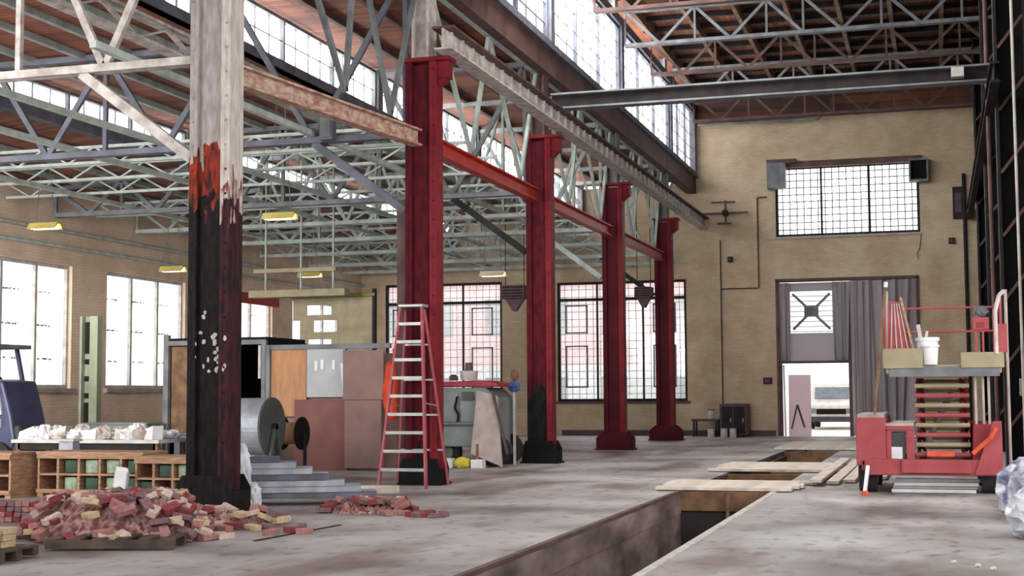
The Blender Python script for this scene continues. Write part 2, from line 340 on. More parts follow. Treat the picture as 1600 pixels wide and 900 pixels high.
# ------------------------------------------------------------------ floor and pit
b = MB(); b.box(-21.7, TL, -3, YE, -0.3, 0).box(TR, 2.6, -3, YE, -0.3, 0).box(TL, TR, -3, 2, -0.3, 0).box(TL, TR, 44, YE, -0.3, 0)
fl = b.build('floor', 'floor', kind='structure')
b = MB(); b.box(TL-0.25, TL, 2, 44, -1.7, -0.3).box(TR, TR+0.25, 2, 44, -1.7, -0.3); b.build('pit_wall', 'pit', fl)
b = MB(); b.box(TL-0.25, TR+0.25, 2, 44, -1.9, -1.7); b.build('pit_bottom', 'pit_dark', fl)
# the slab edge of the pit: stained face, steel lip
MB().box(TL, TL+0.012, 2, 44, -0.34, -0.035).build('slab_edge', 'pit', fl)
t1 = MB().box(TL-0.05, TL+0.02, 2, 22.2, -0.03, 0.012).build('trim_1', 'steel_rust', kind='structure')
t2 = MB().box(TR-0.01, TR+0.07, 2, 22.2, -0.05, 0.014).build('trim_2', 'offwhite', kind='structure')
MB().bar((-7.0, 13.7, 0.003), (-6.85, 15.6, 0.003), 0.05, 0.012).build('slot_cover', 'steel_dark', fl)
outside = MB().box(-40, 30, YE+0.45, 120, -0.3, -0.02).box(-60, -22.2, -10, 120, -0.3, -0.021).build('ground', 'ground', kind='structure')

# ------------------------------------------------------------------ walls
H_A = (-20.3, -15.6, 1.25, 5.75); H_B = (-13.45, -8.62, 1.25, 5.65); H_D = (-5.32, -0.62, 0, 5.45); H_W = (-5.36, -0.42, 7.05, 9.55)
b = holed(-21.7, -8.5, 0, 9.1, [H_A, H_B], YE, YE+0.4, 'y'); bb = holed(-8.5, 2.6, 0, 11.3, [H_D, H_W], YE, YE+0.4, 'y'); b.add(bb.v, bb.f)
b.build('wall_end', 'brick_end', kind='structure')
MB().box(-8.5, 2.6, YE, YE+.4, 11.3, 12.7).build('wall_gable', 'deck_gable', kind='structure')
SW = [(27.3, 31.4), (33.0, 37.12), (38.75, 42.85), (44.4, 48.5)]
holed(23, YE, 0, 6.8, [(a, c, 1.75, 4.9) for a, c in SW], -21.7, -21.3, 'x').build('wall_left', 'brick_left', kind='structure')
MB().box(2.2, 2.6, 24, YE, 0, 12.7).build('wall_right', 'brick_right', kind='structure')
MB().box(-8.55, -8.2, 12, YE, 8.75, 9.4).build('wall_clerestory', 'steel_rust', kind='structure')
MB().box(-13.3, -5.5, YE-0.05, YE, 0, 0.2).build('baseboard_end', 'darkcloth', kind='structure')

# ------------------------------------------------------------------ roofs
c1 = MB().box(-8.7, 2.6, 8, YE+0.4, 12.65, 12.8).build('ceiling', 'deck', kind='structure')
for x in [-8.0+1.4*i for i in range(8)]:
    MB().box(x-0.06, x+0.06, 14, YE, 12.3, 12.648).build('purlin', 'oldwood', c1)
for y in [20.4+1.25*i for i in range(24)]:
    MB().box(-8.3, 2.2, y-0.05, y+0.05, 12.5, 12.648).build('rafter', 'steel_dark', c1)
c2 = MB().box(-12.6, -8.55, 12, YE, 9.2, 9.3).build('ceiling_inner_aisle', 'deck_aisle', kind='structure')
c3 = MB().box(-17.6, -12.4, 12, YE, 8.05, 8.15).build('ceiling_middle_aisle', 'deck_aisle', kind='structure')
c4 = MB().prism([(-21.7, 6.8), (-17.4, 7.25), (-17.4, 7.35), (-21.7, 6.9)], 'y', 20, YE).build('ceiling_outer_aisle', 'deck_aisle', kind='structure')
for x, z, p in [(-9.4, 9.2, c2), (-10.4, 9.2, c2), (-11.5, 9.2, c2), (-13.4, 8.05, c3), (-14.4, 8.05, c3), (-15.4, 8.05, c3), (-16.5, 8.05, c3), (-18.4, 7.13, c4), (-19.4, 7.03, c4), (-20.4, 6.92, c4)]:
    MB().box(x-0.05, x+0.05, 20 if p is c4 else 13, YE, z-0.12, z).build('purlin', 'steel_rust' if p is c2 else 'steel_green', p)

# ------------------------------------------------------------------ windows
wn = [0]
def window(axis, pos, u0, u1, z0, z1, frame_mat, pane_mat, mull, trans, nu, nz, muntin='steel_mid', fw_=0.09, pane='pane', mw=0.022, mullw=0.06, behind=1):
    """axis 'y': in XZ plane at y=pos ; axis 'x': in YZ plane at x=pos"""
    wn[0] += 1; uc = (u0+u1)/2
    loc = (uc, pos, z0) if axis == 'y' else (pos, uc, z0)
    w = struct('window_%d' % wn[0], loc)
    def bx(B, ua, ub, za, zb, t, off=0):
        if axis == 'y': B.box(ua, ub, pos-t/2+off, pos+t/2+off, za, zb)
        else: B.box(pos-t/2+off, pos+t/2+off, ua, ub, za, zb)
        return B
    B = MB(); bx(B, u0, u0+fw_, z0, z1, .12); bx(B, u1-fw_, u1, z0, z1, .12); bx(B, u0+fw_, u1-fw_, z0, z0+fw_, .12); bx(B, u0+fw_, u1-fw_, z1-fw_, z1, .12)
    B.build('window_frame', frame_mat, w, world=True)
    for m_ in mull: bx(MB(), m_-mullw/2, m_+mullw/2, z0+fw_, z1-fw_, .1).build('mullion', frame_mat, w, world=True)
    for t_ in trans: bx(MB(), u0+fw_, u1-fw_, t_-0.05, t_+0.05, .14).build('transom', frame_mat, w, world=True)
    if nu or nz:
        B = MB()
        for i in range(1, nu): x = u0+(u1-u0)*i/nu; bx(B, x-mw/2, x+mw/2, z0, z1, .03)
        for i in range(1, nz): z = z0+(z1-z0)*i/nz; bx(B, u0, u1, z-mw/2, z+mw/2, .026)
        B.build('muntins', muntin, w, world=True)
    B = MB(); bx(B, u0+0.01, u1-0.01, z0+0.01, z1-0.01, .008, 0.045*behind); B.build(pane, pane_mat, w, world=True)
    return w
# end wall, aisle
for (u0, u1, z0, z1) in (H_A, H_B):
    w = window('y', YE+0.12, u0, u1, z0, z1, 'steel_dark', 'glass_end', [u0+(u1-u0)*0.31, u0+(u1-u0)*0.665], [5.0], 18, 16, 'offwhite', mw=0.02)
    for c in (0.15, 0.83):                                      # opening sashes
        x0 = u0+(u1-u0)*c-0.42; x1 = x0+0.84
        for za, zb in ((1.75, 3.3), (3.75, 4.8)):
            B = MB(); B.box(x0, x0+.05, YE+.03, YE+.08, za, zb).box(x1-.05, x1, YE+.03, YE+.08, za, zb).box(x0, x1, YE+.03, YE+.08, za, za+.05).box(x0, x1, YE+.03, YE+.08, zb-.05, zb)
            B.build('sash', 'steel_mid', w, world=True)
    MB().box(u0-0.1, u1+0.1, YE-0.08, YE+0.1, z0-0.09, z0).build('window_sill', 'darkcloth', w, world=True)
# end wall, high window
w = window('y', YE+0.12, *H_W, 'steel_dark', 'glass', [H_W[0]+1.6, H_W[0]+3.25], [], 20, 10, 'steel_mid', mw=0.035, mullw=0.07)
MB().box(H_W[0]-0.15, H_W[1]+0.1, YE-0.12, YE+0.02, 9.5, 9.72).build('lintel', 'steel_rust', w, world=True)
MB().box(H_W[0]-0.05, H_W[1]+0.05, YE-0.06, YE+0.05, 6.97, 7.05).build('window_sill', 'beige', w, world=True)
# left wall
for a, c in SW:
    w = window('x', -21.45, a, c, 1.75, 4.9, 'offwhite', 'wrap', [a+(c-a)*t for t in (0.333, 0.667)], [], 0, 0, pane='wrap_sheet', mullw=0.09, behind=-1)
    MB().box(-21.34, -21.18, a-0.1, c+0.1, 1.64, 1.75).build('window_sill', 'beige', w, world=True)
# clerestories
def clere(X, z0, z1, ys, pane, nu, nz, frame='steel_grey', mun='steel_mid', mw=0.02):
    for i in range(len(ys)-1):
        a, c = ys[i]+0.14, ys[i+1]-0.14; window('x', X, a, c, z0, z1, frame, pane, [a+(c-a)/3, a+(c-a)*2/3], [], nu, nz, mun, fw_=0.07, mw=mw, behind=-1)
clere(-8.3, 9.45, 11.75, [YK[0]]+YK[1:]+[YE], 'glass_clere', 9, 5)
clere(-12.5, 8.2, 9.15, YK[:]+[YE], 'glass_clere', 12, 2, 'steel_mid')
clere(-17.5, 7.37, 8.0, [22.95, 30.5, 38.05, 45.6, YE], 'glass_clere', 12, 0, 'steel_mid')
MB().box(-8.45, -8.15, 12, YE, 11.75, 12.0).build('trim_3', 'steel_grey', kind='structure')
MB().box(-8.5, -8.1, 12, YE, 9.3, 9.45).build('trim_4', 'steel_grey', kind='structure')
MB().box(-12.6, -12.35, 12, YE, 8.05, 8.2).build('trim_5', 'steel_grey', kind='structure')
for y_ in YK+[YE-.15]:
    MB().box(-12.62, -12.38, y_-.15, y_+.15, 7.9, 9.3).build('window_post', 'steel_mid', c2)
    if y_ > 20: MB().box(-17.62, -17.38, y_-.15, y_+.15, 7.1, 8.1).build('window_post', 'steel_mid', c3)
    MB().box(-8.42, -8.16, y_-.15, y_+.15, 9.3, 12.0).build('window_post', 'steel_grey', c1)
MB().box(-17.6, -17.35, 20, YE, 7.2, 7.37).build('trim_6', 'steel_grey', kind='structure')

# ------------------------------------------------------------------ columns
def column(x, y, label, mat, flank, ztop=7.3, foot=None, side=False, upper='steel_mid', w=0.58, d=0.36, footh=0.5, fw2=0.9):
    r = thing('steel_column', label, 'column', (x, y, 0)); h = w/2; e = d/2
    B = MB(); B.box(-h+.1, h-.1, -e+.07, e-.07, 0.02, ztop-.05); B.build('web_plate', mat, r)
    for s_ in (-1, 1):
        B = MB(); xa, xb = sorted((s_*h, s_*(h-.1)))
        B.box(xa, xb, -e, e, 0.02, ztop)
        xm = s_*(h-.13); B.box(min(xm, xm+s_*.06), max(xm, xm+s_*.06), -e-.012, -e+.06, 0.02, ztop)
        B.build('flange', flank if s_ > 0 else mat, r, bevel=0.01)  # hall-side flange of red columns takes the painted-in lit tone
    B = MB()
    for k in range(int(ztop/0.35)):
        for sx in (-h+.05, h-.05):
            B.cyl((sx, -e-.012, .6+k*.33), (sx, -e+.002, .6+k*.33), 0.016, n=6)
    B.build('rivets', mat, r)
    B = MB(); a = fw2/2                                          # flared foot with gusset plates
    B.prism([(-a, 0), (a, 0), (a, footh*0.65), (h+.02, footh), (-h-.02, footh), (-a, footh*0.65)], 'y', -e-.07, -e-.025)
    B.prism([(-a, 0), (a, 0), (a, footh*0.65), (h+.02, footh), (-h-.02, footh), (-a, footh*0.65)], 'y', e+.025, e+.07)
    B.box(-a, -h, -e-.025, e+.025, 0, footh*0.6).box(h, a, -e-.025, e+.025, 0, footh*0.6).box(-a-.04, a+.04, -e-.1, e+.1, 0, .04)
    B.build('base_plate', foot or mat, r, bevel=0.01)
    B = MB(); B.box(-h-.04, h+.24, -e-.03, e+.03, ztop, ztop+.07).box(h, h+.2, -e+.05, e-.05, ztop-.3, ztop).prism([(h, ztop-.45), (h+.18, ztop-.3), (h, ztop-.3)], 'y', -.1, .1)
    B.build('bracket', flank, r, bevel=0.01)
    B = MB()
    ut = 12.6 - (0 if x > -9 else 3.5)
    B.box(-.16, -.11, -.2, .2, ztop+.07, ut).box(.11, .16, -.2, .2, ztop+.07, ut).box(-.11, .11, -.03, .03, ztop+.07, ut)
    B.build('upper_shaft', upper, r)
    if side:
        MB().box(-h-.2, -h-.01, -.05, .22, 0, 4.95).build('side_plate', 'steel_rust', r)
    return r
column(-9.25, 16.9, 'nearest column, peeling white above and sooty black below with flared foot', 'col_old', 'col_old_flank', 8.4, upper='steel_white', w=0.6, d=0.4, side=False, fw2=.84)
column(XC, YK[1], 'tallest looking red column, the one the stepladder stands against', 'col_second', 'red_flank_lit', 7.35, foot='black', side=True, upper='steel_white', fw2=0.72, footh=.45)
column(XC, YK[2], 'red column with bare dark lower third beside the grey compressor', 'col_third', 'red_flank_lit', 7.3, foot='black', fw2=0.8, upper='steel_rust')
column(XC, YK[3], 'red column before the end windows, wide red foot, second farthest', 'red', 'red_flank_lit', 7.3, foot='red', fw2=1.0, upper='steel_mid')
column(XC, YK[4], 'farthest red column, next to the tan end wall', 'red', 'red_flank_lit', 7.2, foot='red', fw2=1.05, upper='steel_mid')
for i, (y, lab) in enumerate(((30.5, 'nearest black column on the dark right side wall'), (38.05, 'middle black column on the dark right side wall'), (45.6, 'farthest black column on the dark right side wall'))):
    r = thing('wall_column', lab, 'column', (1.62, y, 0))
    MB().box(-.32, -.26, -.25, .25, 0, 12.5).box(.26, .32, -.25, .25, 0, 12.5).build('flange', 'steel_dark', r)
    MB().box(-.26, .26, -.03, .03, 0, 12.5).build('web_plate', 'black', r)
    for k in range(9):
        MB().bar((-.25, -.24, .8+k*1.3), (.25, -.24, 1.45+k*1.3), .06, .015, (0, 1, 0)).build('lacing_bar', 'steel_rust', r)
# white blotches of paint on the nearest column
colm = [o for o in bpy.data.objects if o.name == 'steel_column'][0]
rnd = random.Random(3)
for k in range(26):
    x = rnd.uniform(-.2, .27); z = rnd.choice([1.98, 1.95, 2.05, 2.3, 2.35, 2.6, 1.95]) + rnd.uniform(-.12, .12)
    B = MB(); B.blob((x, -.135 if abs(x) < .18 else -.203, z), (.018+rnd.random()*.012, .006, .02+rnd.random()*.02), seed=k, n=5, rough=.3, flat=False); B.build('paint_fleck', 'offwhite', colm)

# ------------------------------------------------------------------ girders and struts
r = thing('crane_girder', 'long white runway girder resting on the brackets of the red columns', 'girder', (-7.92, 36, 7.42))
B = MB(); B.box(-8.08, -7.76, 22.3, YE-.05, 7.42, 7.45).build('bottom_flange', 'steel_white', r, world=True)
B = MB(); B.box(-8.12, -7.72, 22.3, YE-.05, 7.78, 7.82).build('top_flange', 'steel_rust', r, world=True)
B = MB(); B.box(-7.94, -7.9, 22.3, YE-.05, 7.45, 7.78)
for k in range(46): B.box(-7.99, -7.85, 22.6+k*.6, 22.64+k*.6, 7.45, 7.78)
B.build('web_plate', 'steel_white', r, world=True)
r = thing('crane_girder', 'dark runway girder along the right side wall columns', 'girder', (1.2, 40, 7.45))
MB().box(1.12, 1.3, 28, YE-.05, 7.78, 7.82).box(1.12, 1.3, 28, YE-.05, 7.42, 7.46).build('flange', 'steel_dark', r, world=True)
MB().box(1.19, 1.22, 28, YE-.05, 7.46, 7.78).build('web_plate', 'black', r, world=True)
def strut(ya, yb, xa, xb, mat, lab):
    r = thing('column_strut', lab, 'strut', (xa, ya, 5.95))
    for dz in (-.13, .13):
        MB().bar((xa, ya, 5.97+dz), (xb, yb, 5.97+dz), .2, .035).build('flange', mat, r, world=True)
    MB().bar((xa, ya, 5.97), (xb, yb, 5.97), .03, .24).build('web_plate', mat, r, world=True)
strut(17.2, 22.6, -9.2, -8.5, 'strut_mix', 'cream and rust strut between the nearest column and the ladder column')
strut(23.3, 30.15, XC, XC, 'red_bright', 'bright red strut between the ladder column and the next red column')
strut(30.85, 37.7, XC, XC, 'red_bright', 'bright red strut between the third and fourth columns')
strut(38.4, 45.25, XC, XC, 'red_bright', 'bright red strut between the two farthest red columns')
for i in range(4):
    y0, y1 = YK[i], YK[i+1]
    r = thing('eave_bracing', 'pale green bracing above the strut from column %s' % ('one (white and black)', 'two (with the ladder)', 'three (bare foot)', 'four (wide foot)')[i], 'bracing', (XC, (y0+y1)/2, 8.8))
    m_ = 'steel_green' if i else 'steel_mid'
    MB().bar((XC, y0+.2, 8.82), (XC, y1-.2, 8.82), .12, .16).build('chord', m_, r, world=True)
    for a, za, c, zc in ((y0+.3, 8.8, y0+2.6, 6.15), (y0+2.6, 6.15, (y0+y1)/2, 8.8), ((y0+y1)/2, 8.8, y1-1.6, 6.15), (y1-1.6, 6.15, y1-.3, 8.8)):
        MB().bar((XC, a, za), (XC, c, zc), .07, .09).build('diagonal', m_, r, world=True)
# eave beam of the inner aisle clerestory, chalky near the camera
for (ya, yb, m_, lab) in ((13, 22.9, 'steel_white', 'chalky lattice beam running to the nearest column, high on the left'), (22.9, YE, 'steel_green', 'pale green beam under the inner aisle clerestory')):
    r = thing('aisle_beam', lab, 'beam', (-12.4, ya, 7.4))
    for z in (7.38, 7.78): MB().bar((-12.4, ya, z), (-12.4, yb, z), .26, .05).build('chord', m_, r, world=True)
    n_ = int((yb-ya)/0.9)
    for k in range(n_):
        a = ya+(yb-ya)*k/n_; c = ya+(yb-ya)*(k+1)/n_
        MB().bar((-12.4, a, 7.4 if k % 2 else 7.76), (-12.4, c, 7.76 if k % 2 else 7.4), .1, .03).build('lacing_bar', m_, r, world=True)
# transverse tie beam across the hall
r = thing('tie_beam', 'dark green grey beam crossing the hall at the third column', 'beam', (-3.3, 30.5, 7.95))
MB().box(-8.2, 1.35, 30.33, 30.67, 8.27, 8.31).box(-8.2, 1.35, 30.33, 30.67, 7.95, 7.99).build('flange', 'steel_mid', r, world=True)
MB().box(-8.2, 1.35, 30.48, 30.52, 7.99, 8.27).build('web_plate', 'steel_dark', r, world=True)
MB().box(.45, .7, 30.2, 30.5, 8.05, 8.25).build('junction_box', 'offwhite', r, world=True)

# ------------------------------------------------------------------ roof trusses
def truss(name, lab, y, segs, zb, mat, cw=.11, web=.07, knee=None, root=None):
    """segs: list of (x0, x1, ztop0, ztop1, bays)"""
    r = thing(name, lab, 'truss', (segs[0][0], y, zb))
    xs = [v for s in segs for v in s[:2]]; xa, xb = min(xs), max(xs)
    for dy in (-.06, .06): MB().box(min(xa, xb), max(xa, xb), y+dy-.045, y+dy+.045, zb-cw/2, zb+cw/2).build('bottom_chord', mat, r, world=True)
    for (x0, x1, z0, z1, n_) in segs:
        MB().bar((x0, y, z0), (x1, y, z1), .16, cw).build('top_chord', mat, r, world=True)
        for k in range(n_+1):
            xk = x0+(x1-x0)*k/n_; zk = z0+(z1-z0)*k/n_
            if k % 2 == 0 and (k < n_ or (x0, x1) == segs[-1][:2]): MB().bar((xk, y, zb), (xk, y, zk), web, web).build('post', mat, r, world=True)
            if k < n_:
                xn = x0+(x1-x0)*(k+1)/n_; zn = z0+(z1-z0)*(k+1)/n_
                p, q = ((xk, y, zk), (xn, y, zb)) if k % 2 == 0 else ((xk, y, zb), (xn, y, zn))
                MB().bar(p, q, web, web*1.3).build('diagonal', mat, r, world=True)
    if knee: MB().bar(knee[0], knee[1], .12, .14).build('knee_brace', knee[2], r, world=True)
    return r
names = ['at the nearest column', 'at the ladder column', 'at the third column', 'at the fourth column', 'at the farthest red column']
mats = ['steel_white', 'steel_grey', 'steel_mid', 'steel_green', 'steel_green']
for i, y in enumerate(YK):
    x0 = XC-.35 if i else -9.6
    kn = ((x0-1.75, y, 6.05), (x0, y, 4.75), mats[i] if i in (0, 1, 3) else 'steel_dark')
    truss('aisle_truss', 'side aisle roof truss with knee brace '+names[i], y, [(x0, -12.4, 9.05, 9.05, 2), (-12.4, -17.4, 7.95, 7.95, 4), (-17.4, -21.2, 7.1, 6.75, 4)], 6.1, mats[i], knee=kn, web=.08)
for j, (y, t) in enumerate(((34.3, 'between the third and fourth columns'), (41.8, 'between the fourth and farthest columns'), (48.6, 'beside the end wall windows'))):
    truss('aisle_truss', 'pale green side aisle roof truss '+t, y, [(-8.7, -12.4, 9.05, 9.05, 4), (-12.4, -17.4, 7.95, 7.95, 6), (-17.4, -21.2, 7.1, 6.75, 4)], 6.1, 'steel_green', cw=.1, web=.06)
for j, (y, t) in enumerate(((22.95, 'over the ladder column'), (30.5, 'over the tie beam'), (34.3, 'just before the fourth column'), (38.05, 'over the fourth column'), (41.8, 'between the fourth and farthest columns'), (45.6, 'over the farthest column'), (49.6, 'against the end wall'))):
    truss('hall_truss', 'main hall roof truss '+t, y, [(-8.1, -3.2, 12.2, 12.2, 5), (-3.2, 1.9, 12.2, 12.2, 5)], 11.22, 'steel_mid' if j in (3, 0, 5) else 'steel_rust', cw=.09, web=.06)

for z, l_ in ((5.75, 'upper'), (5.35, 'lower')):
    o = MB().cyl((-21.2, 24, z), (-21.2, YE, z), .05, n=8).build('wall_pipe', 'steel_pale'); tag(o, l_+' of two pale pipes running along the left wall above the windows', 'pipe')
# light lattice joists between the main trusses of the aisle
js = [24.8, 26.7, 28.6, 32.4, 36.2, 39.9, 43.7, 47.2]
jn = ['first', 'second', 'third', 'fourth', 'fifth', 'sixth', 'seventh', 'eighth']
for y, w_ in zip(js, jn):
    r = thing('lattice_joist', 'thin pale green lattice joist low in the side aisle, %s from the ladder column' % w_, 'joist', (-15, y, 6.35))
    for z in (6.3, 6.62): MB().box(-21.25, -9.0, y-.04, y+.04, z-.03, z+.03).build('chord', 'steel_pale', r, world=True)
    B = MB(); n_ = 20
    for k in range(n_): B.bar((-21.2+12.1*k/n_, y, 6.3 if k % 2 else 6.62), (-21.2+12.1*(k+1)/n_, y, 6.62 if k % 2 else 6.3), .035)
    B.build('lacing', 'steel_pale', r, world=True)
for x, w_ in zip((-10.6, -13.6, -15.6, -19.0), ('nearest the red columns', 'second from the red columns', 'third from the red columns', 'nearest the left wall')):
    o = MB().box(x-.05, x+.05, 16.0, YE, 6.16, 6.26).build('tie_rod', 'steel_pale'); tag(o, 'long pale green tie along the aisle over the chords, '+w_, 'tie')

# ------------------------------------------------------------------ doorway: tarpaulin screen, polythene, open lower door
d = struct('door_1', (-2.97, YE, 0))
MB().box(-5.42, -5.32, YE-.06, YE+.4, 0, 5.5).box(-.62, -.52, YE-.06, YE+.4, 0, 5.5).box(-5.42, -.52, YE-.06, YE+.4, 5.45, 5.55).build('door_frame', 'steel_rust', d, world=True)
B = holed(-5.3, -2.92, 2.62, 5.4, [(-4.93, -3.47, 3.62, 5.1)], YE+.1, YE+.16, 'y'); B.build('screen_panel', 'tarp_grey', d, world=True)
MB().box(-2.95, -2.83, YE, YE+.14, 0, 5.4).box(-5.32, -5.24, YE, YE+.14, 0, 5.4).box(-5.24, -2.95, YE+.02, YE+.1, 2.55, 2.64).build('post', 'darkcloth', d, world=True)
B = MB()
for i, (p, q) in enumerate((((-4.85, 5.02), (-3.55, 3.75)), ((-3.55, 5.02), (-4.85, 3.75)))): B.bar((p[0], YE+.2+.02*i, p[1]), (q[0], YE+.2+.02*i, q[1]), .09, .02, (0, 1, 0))
B.box(-4.45, -3.95, YE+.17, YE+.19, 4.2, 4.6)
B.build('cross_brace', 'steel_mid', d, world=True)
B = MB()
for k in range(8): B.box(-4.93, -3.47, YE+.24, YE+.26, 3.66+k*.18, 3.69+k*.18)
B.build('slats', 'offwhite', d, world=True)
def cloth(name, mat, parent, x0, x1, z0, z1, y, amp, folds, seed, taper=0.0, world=True, smooth=True):
    rnd = random.Random(seed); nx, nz = 60, 14; vs = []; ph = [rnd.uniform(0, 6.3) for _ in range(4)]
    for j in range(nz+1):
        t = j/nz; z = z1+(z0-z1)*t
        for i in range(nx+1):
            s_ = i/nx; k = 1-taper*t*(1 if s_ > .5 else .4); x = x0+(x1-x0)*(0.5+(s_-.5)*k)
            yy = y + amp*(sin(folds*2*pi*s_+ph[0]+t*1.2)+.5*sin(folds*4.3*pi*s_+ph[1])+.3*sin(9*t+ph[2]))
            vs.append((x, yy, z))
    B = MB(); B.add(vs, [(j*(nx+1)+i, j*(nx+1)+i+1, (j+1)*(nx+1)+i+1, (j+1)*(nx+1)+i) for j in range(nz) for i in range(nx)])
    return B.build(name, mat, parent, world=world, smooth=smooth, thick=.006)
cu = thing('plastic_curtain', 'grey polythene sheeting hanging over the closed half of the big doorway', 'curtain', (-1.7, YE-.1, 0))
cloth('sheet', 'poly', cu, -2.85, -1.9, .1, 5.4, YE-.14, .05, 4, 1, .15)
cloth('sheet', 'tarp_grey', cu, -2.83, -.62, .02, 5.42, YE+.04, .02, 3, 9)
cloth('sheet', 'tarp_grey', cu, -2.15, -.75, .3, 5.4, YE-.32, .07, 3, 2, .5)
cu2 = thing('gathered_drape', 'grey drape gathered at both edges beside the cross braced light', 'drape', (-4.1, YE-.1, 2.7))
cloth('sheet', 'tarp_grey', cu2, -3.45, -2.85, 2.65, 5.4, YE-.05, .04, 2, 5, .3)
cloth('sheet', 'tarp_grey', cu2, -5.3, -4.95, 2.65, 5.4, YE-.05, .03, 1.5, 6, .2)
lp = thing('leaning_board', 'tall pinkish board leaning in the left side of the open door', 'panel', (-4.7, YE+.1, 0))
MB().prism([(YE+.02, 0), (YE+.06, 0), (YE+.28, 2.15), (YE+.24, 2.15)], 'x', -5.05, -4.28).build('board', 'panel_thin', lp, world=True)
MB().bar((-5.15, YE-.1, 0), (-5.2, YE+.15, 2.5), .06).build('edge_strip', 'white', lp, world=True)
MB().bar((-4.95, YE-.02, .25), (-4.75, YE+.12, 1.1), .05).bar((-4.75, YE+.12, 1.1), (-4.5, YE+.0, .3), .05).build('bracing', 'darkcloth', lp, world=True)
# the car seen outside
v = thing('van', 'white van parked outside, seen through the open door', 'van', (-4.25, 60, 0))
B = MB(); B.prism([(60.0, .35), (60.0, 1.0), (60.35, 1.12), (61.0, 1.9), (64.6, 1.95), (64.7, .35)], 'x', -5.2, -3.3); B.build('body', 'white', v, world=True, bevel=.05)
B = MB(); B.prism([(60.45, 1.26), (60.85, 1.7), (60.81, 1.74), (60.4, 1.28)], 'x', -4.95, -3.55); B.build('windscreen', 'glass_car', v, world=True)
MB().box(-4.85, -3.65, 59.96, 60.02, .62, .84).build('grille', 'black', v, world=True)
for x in (-5.08, -3.62): MB().box(x, x+.2, 59.95, 60.02, .66, .86).build('headlamp', 'glass_car', v, world=True, bevel=.02)
MB().box(-5.2, -3.3, 59.88, 60.05, .3, .52).build('bumper', 'darkgrey', v, world=True, bevel=.03)
for x in (-5.2, -3.5):
    for y in (60.8, 63.7): MB().cyl((x, y, .33), (x+.2, y, .33), .33, n=20).build('wheel', 'tyre', v, world=True)
# building across the yard, seen through the end windows
eb = thing('brick_building', 'pale brick building across the yard behind the end windows', 'building', (-15, 72, 0))
holed(-40, -8, 3.0, 8.5, [(-36+3.2*i, -34.6+3.2*i, 4.6, 6.6) for i in range(8)], 72, 73, 'y').build('facade', 'outside_brick', eb, world=True)
holed(-40, -8, 0, 3.0, [(-36+3.2*i, -34.6+3.2*i, .9, 2.4) for i in range(8)], 71.9, 73, 'y').build('ground_floor', 'white', eb, world=True)
for i in range(8):
    for z, h_ in ((.9, 1.5), (4.6, 2)): MB().box(-36+3.2*i, -34.6+3.2*i, 72.2, 72.3, z, z+h_).build('window', 'board_grey', eb, world=True)

# ------------------------------------------------------------------ fittings on the end wall
bx_ = thing('shutter_box', 'grey metal box at the upper left corner of the high window', 'box', (-5.3, YE-.02, 8.85))
MB().box(-5.6, -4.95, YE-.5, YE-.02, 8.75, 9.65).build('housing', 'steel_mid', bx_, world=True, bevel=.02)
MB().box(-5.62, -4.6, YE-.3, YE-.02, 9.66, 9.8).build('bracket', 'darkcloth', bx_, world=True)
bx_ = thing('shutter_box', 'open dark box at the upper right corner of the high window', 'box', (-.45, YE-.02, 8.8))
MB().box(-.75, -.1, YE-.4, YE-.02, 8.78, 8.84).box(-.75, -.1, YE-.4, YE-.02, 9.5, 9.56).box(-.75, -.69, YE-.4, YE-.02, 8.84, 9.5).box(-.16, -.1, YE-.4, YE-.02, 8.84, 9.5).build('housing', 'steel_mid', bx_, world=True)
MB().box(-.69, -.16, YE-.15, YE-.1, 8.84, 9.5).build('panel', 'black', bx_, world=True)
def conduit(lab, pts, r=.025, mat='steel_rust'):
    o = MB().path(pts, r, 8).build('conduit_pipe', mat); tag(o, lab, 'pipe'); return o
yw = YE-.04
conduit('thin conduit looping down the tan wall left of the high window', [(-7.35, yw, 5.25), (-6.0, yw, 5.25), (-6.0, yw, 8.5), (-5.65, yw, 8.5)])
conduit('long vertical conduit beside the farthest red column', [(-7.35, yw, .8), (-7.35, yw, 7.0)])
conduit('short paired pipe under the roof at the top left of the end wall', [(-8.0, YE-.6, 11.15), (-3.7, YE-.6, 11.12), (-3.7, YE-.6, 11.35)], .05, 'steel_mid')
conduit('dark downpipe at the right end of the tan wall', [(1.05, yw-.06, .2), (1.05, yw-.06, 9.0)], .06, 'steel_dark')
conduit('wavy wire hanging under the high window right corner', [(-.4, yw, 6.95), (-.45, yw, 6.5), (-.55, yw, 6.3), (-.5, yw, 6.1)], .012)
for lab, x, z, w_, h_ in (('small dark switch box high beside the conduit', -7.0, 6.3, .18, .2), ('small dark socket box left of the doorway', -5.75, 1.95, .3, .22), ('small round dark fitting at right end of the tan wall', .6, 6.7, .2, .2), ('tall dark switch panel low on the right end of the tan wall', .85, 8.0, .35, 1.1)):
    r = thing('switch_box', lab, 'switch box', (x, YE-.01, z))
    MB().box(x-w_/2, x+w_/2, YE-.13, YE-.01, z-h_/2, z+h_/2).build('housing', 'steel_dark', r, world=True, bevel=.01)
    MB().box(x-w_*.3, x+w_*.3, YE-.145, YE-.13, z-h_*.3, z+h_*.3).build('cover', 'darkcloth', r, world=True)
es = thing('end_stop', 'dark buffer bracket where the white girder meets the end wall', 'bracket', (-7.2, YE-.1, 7.8))
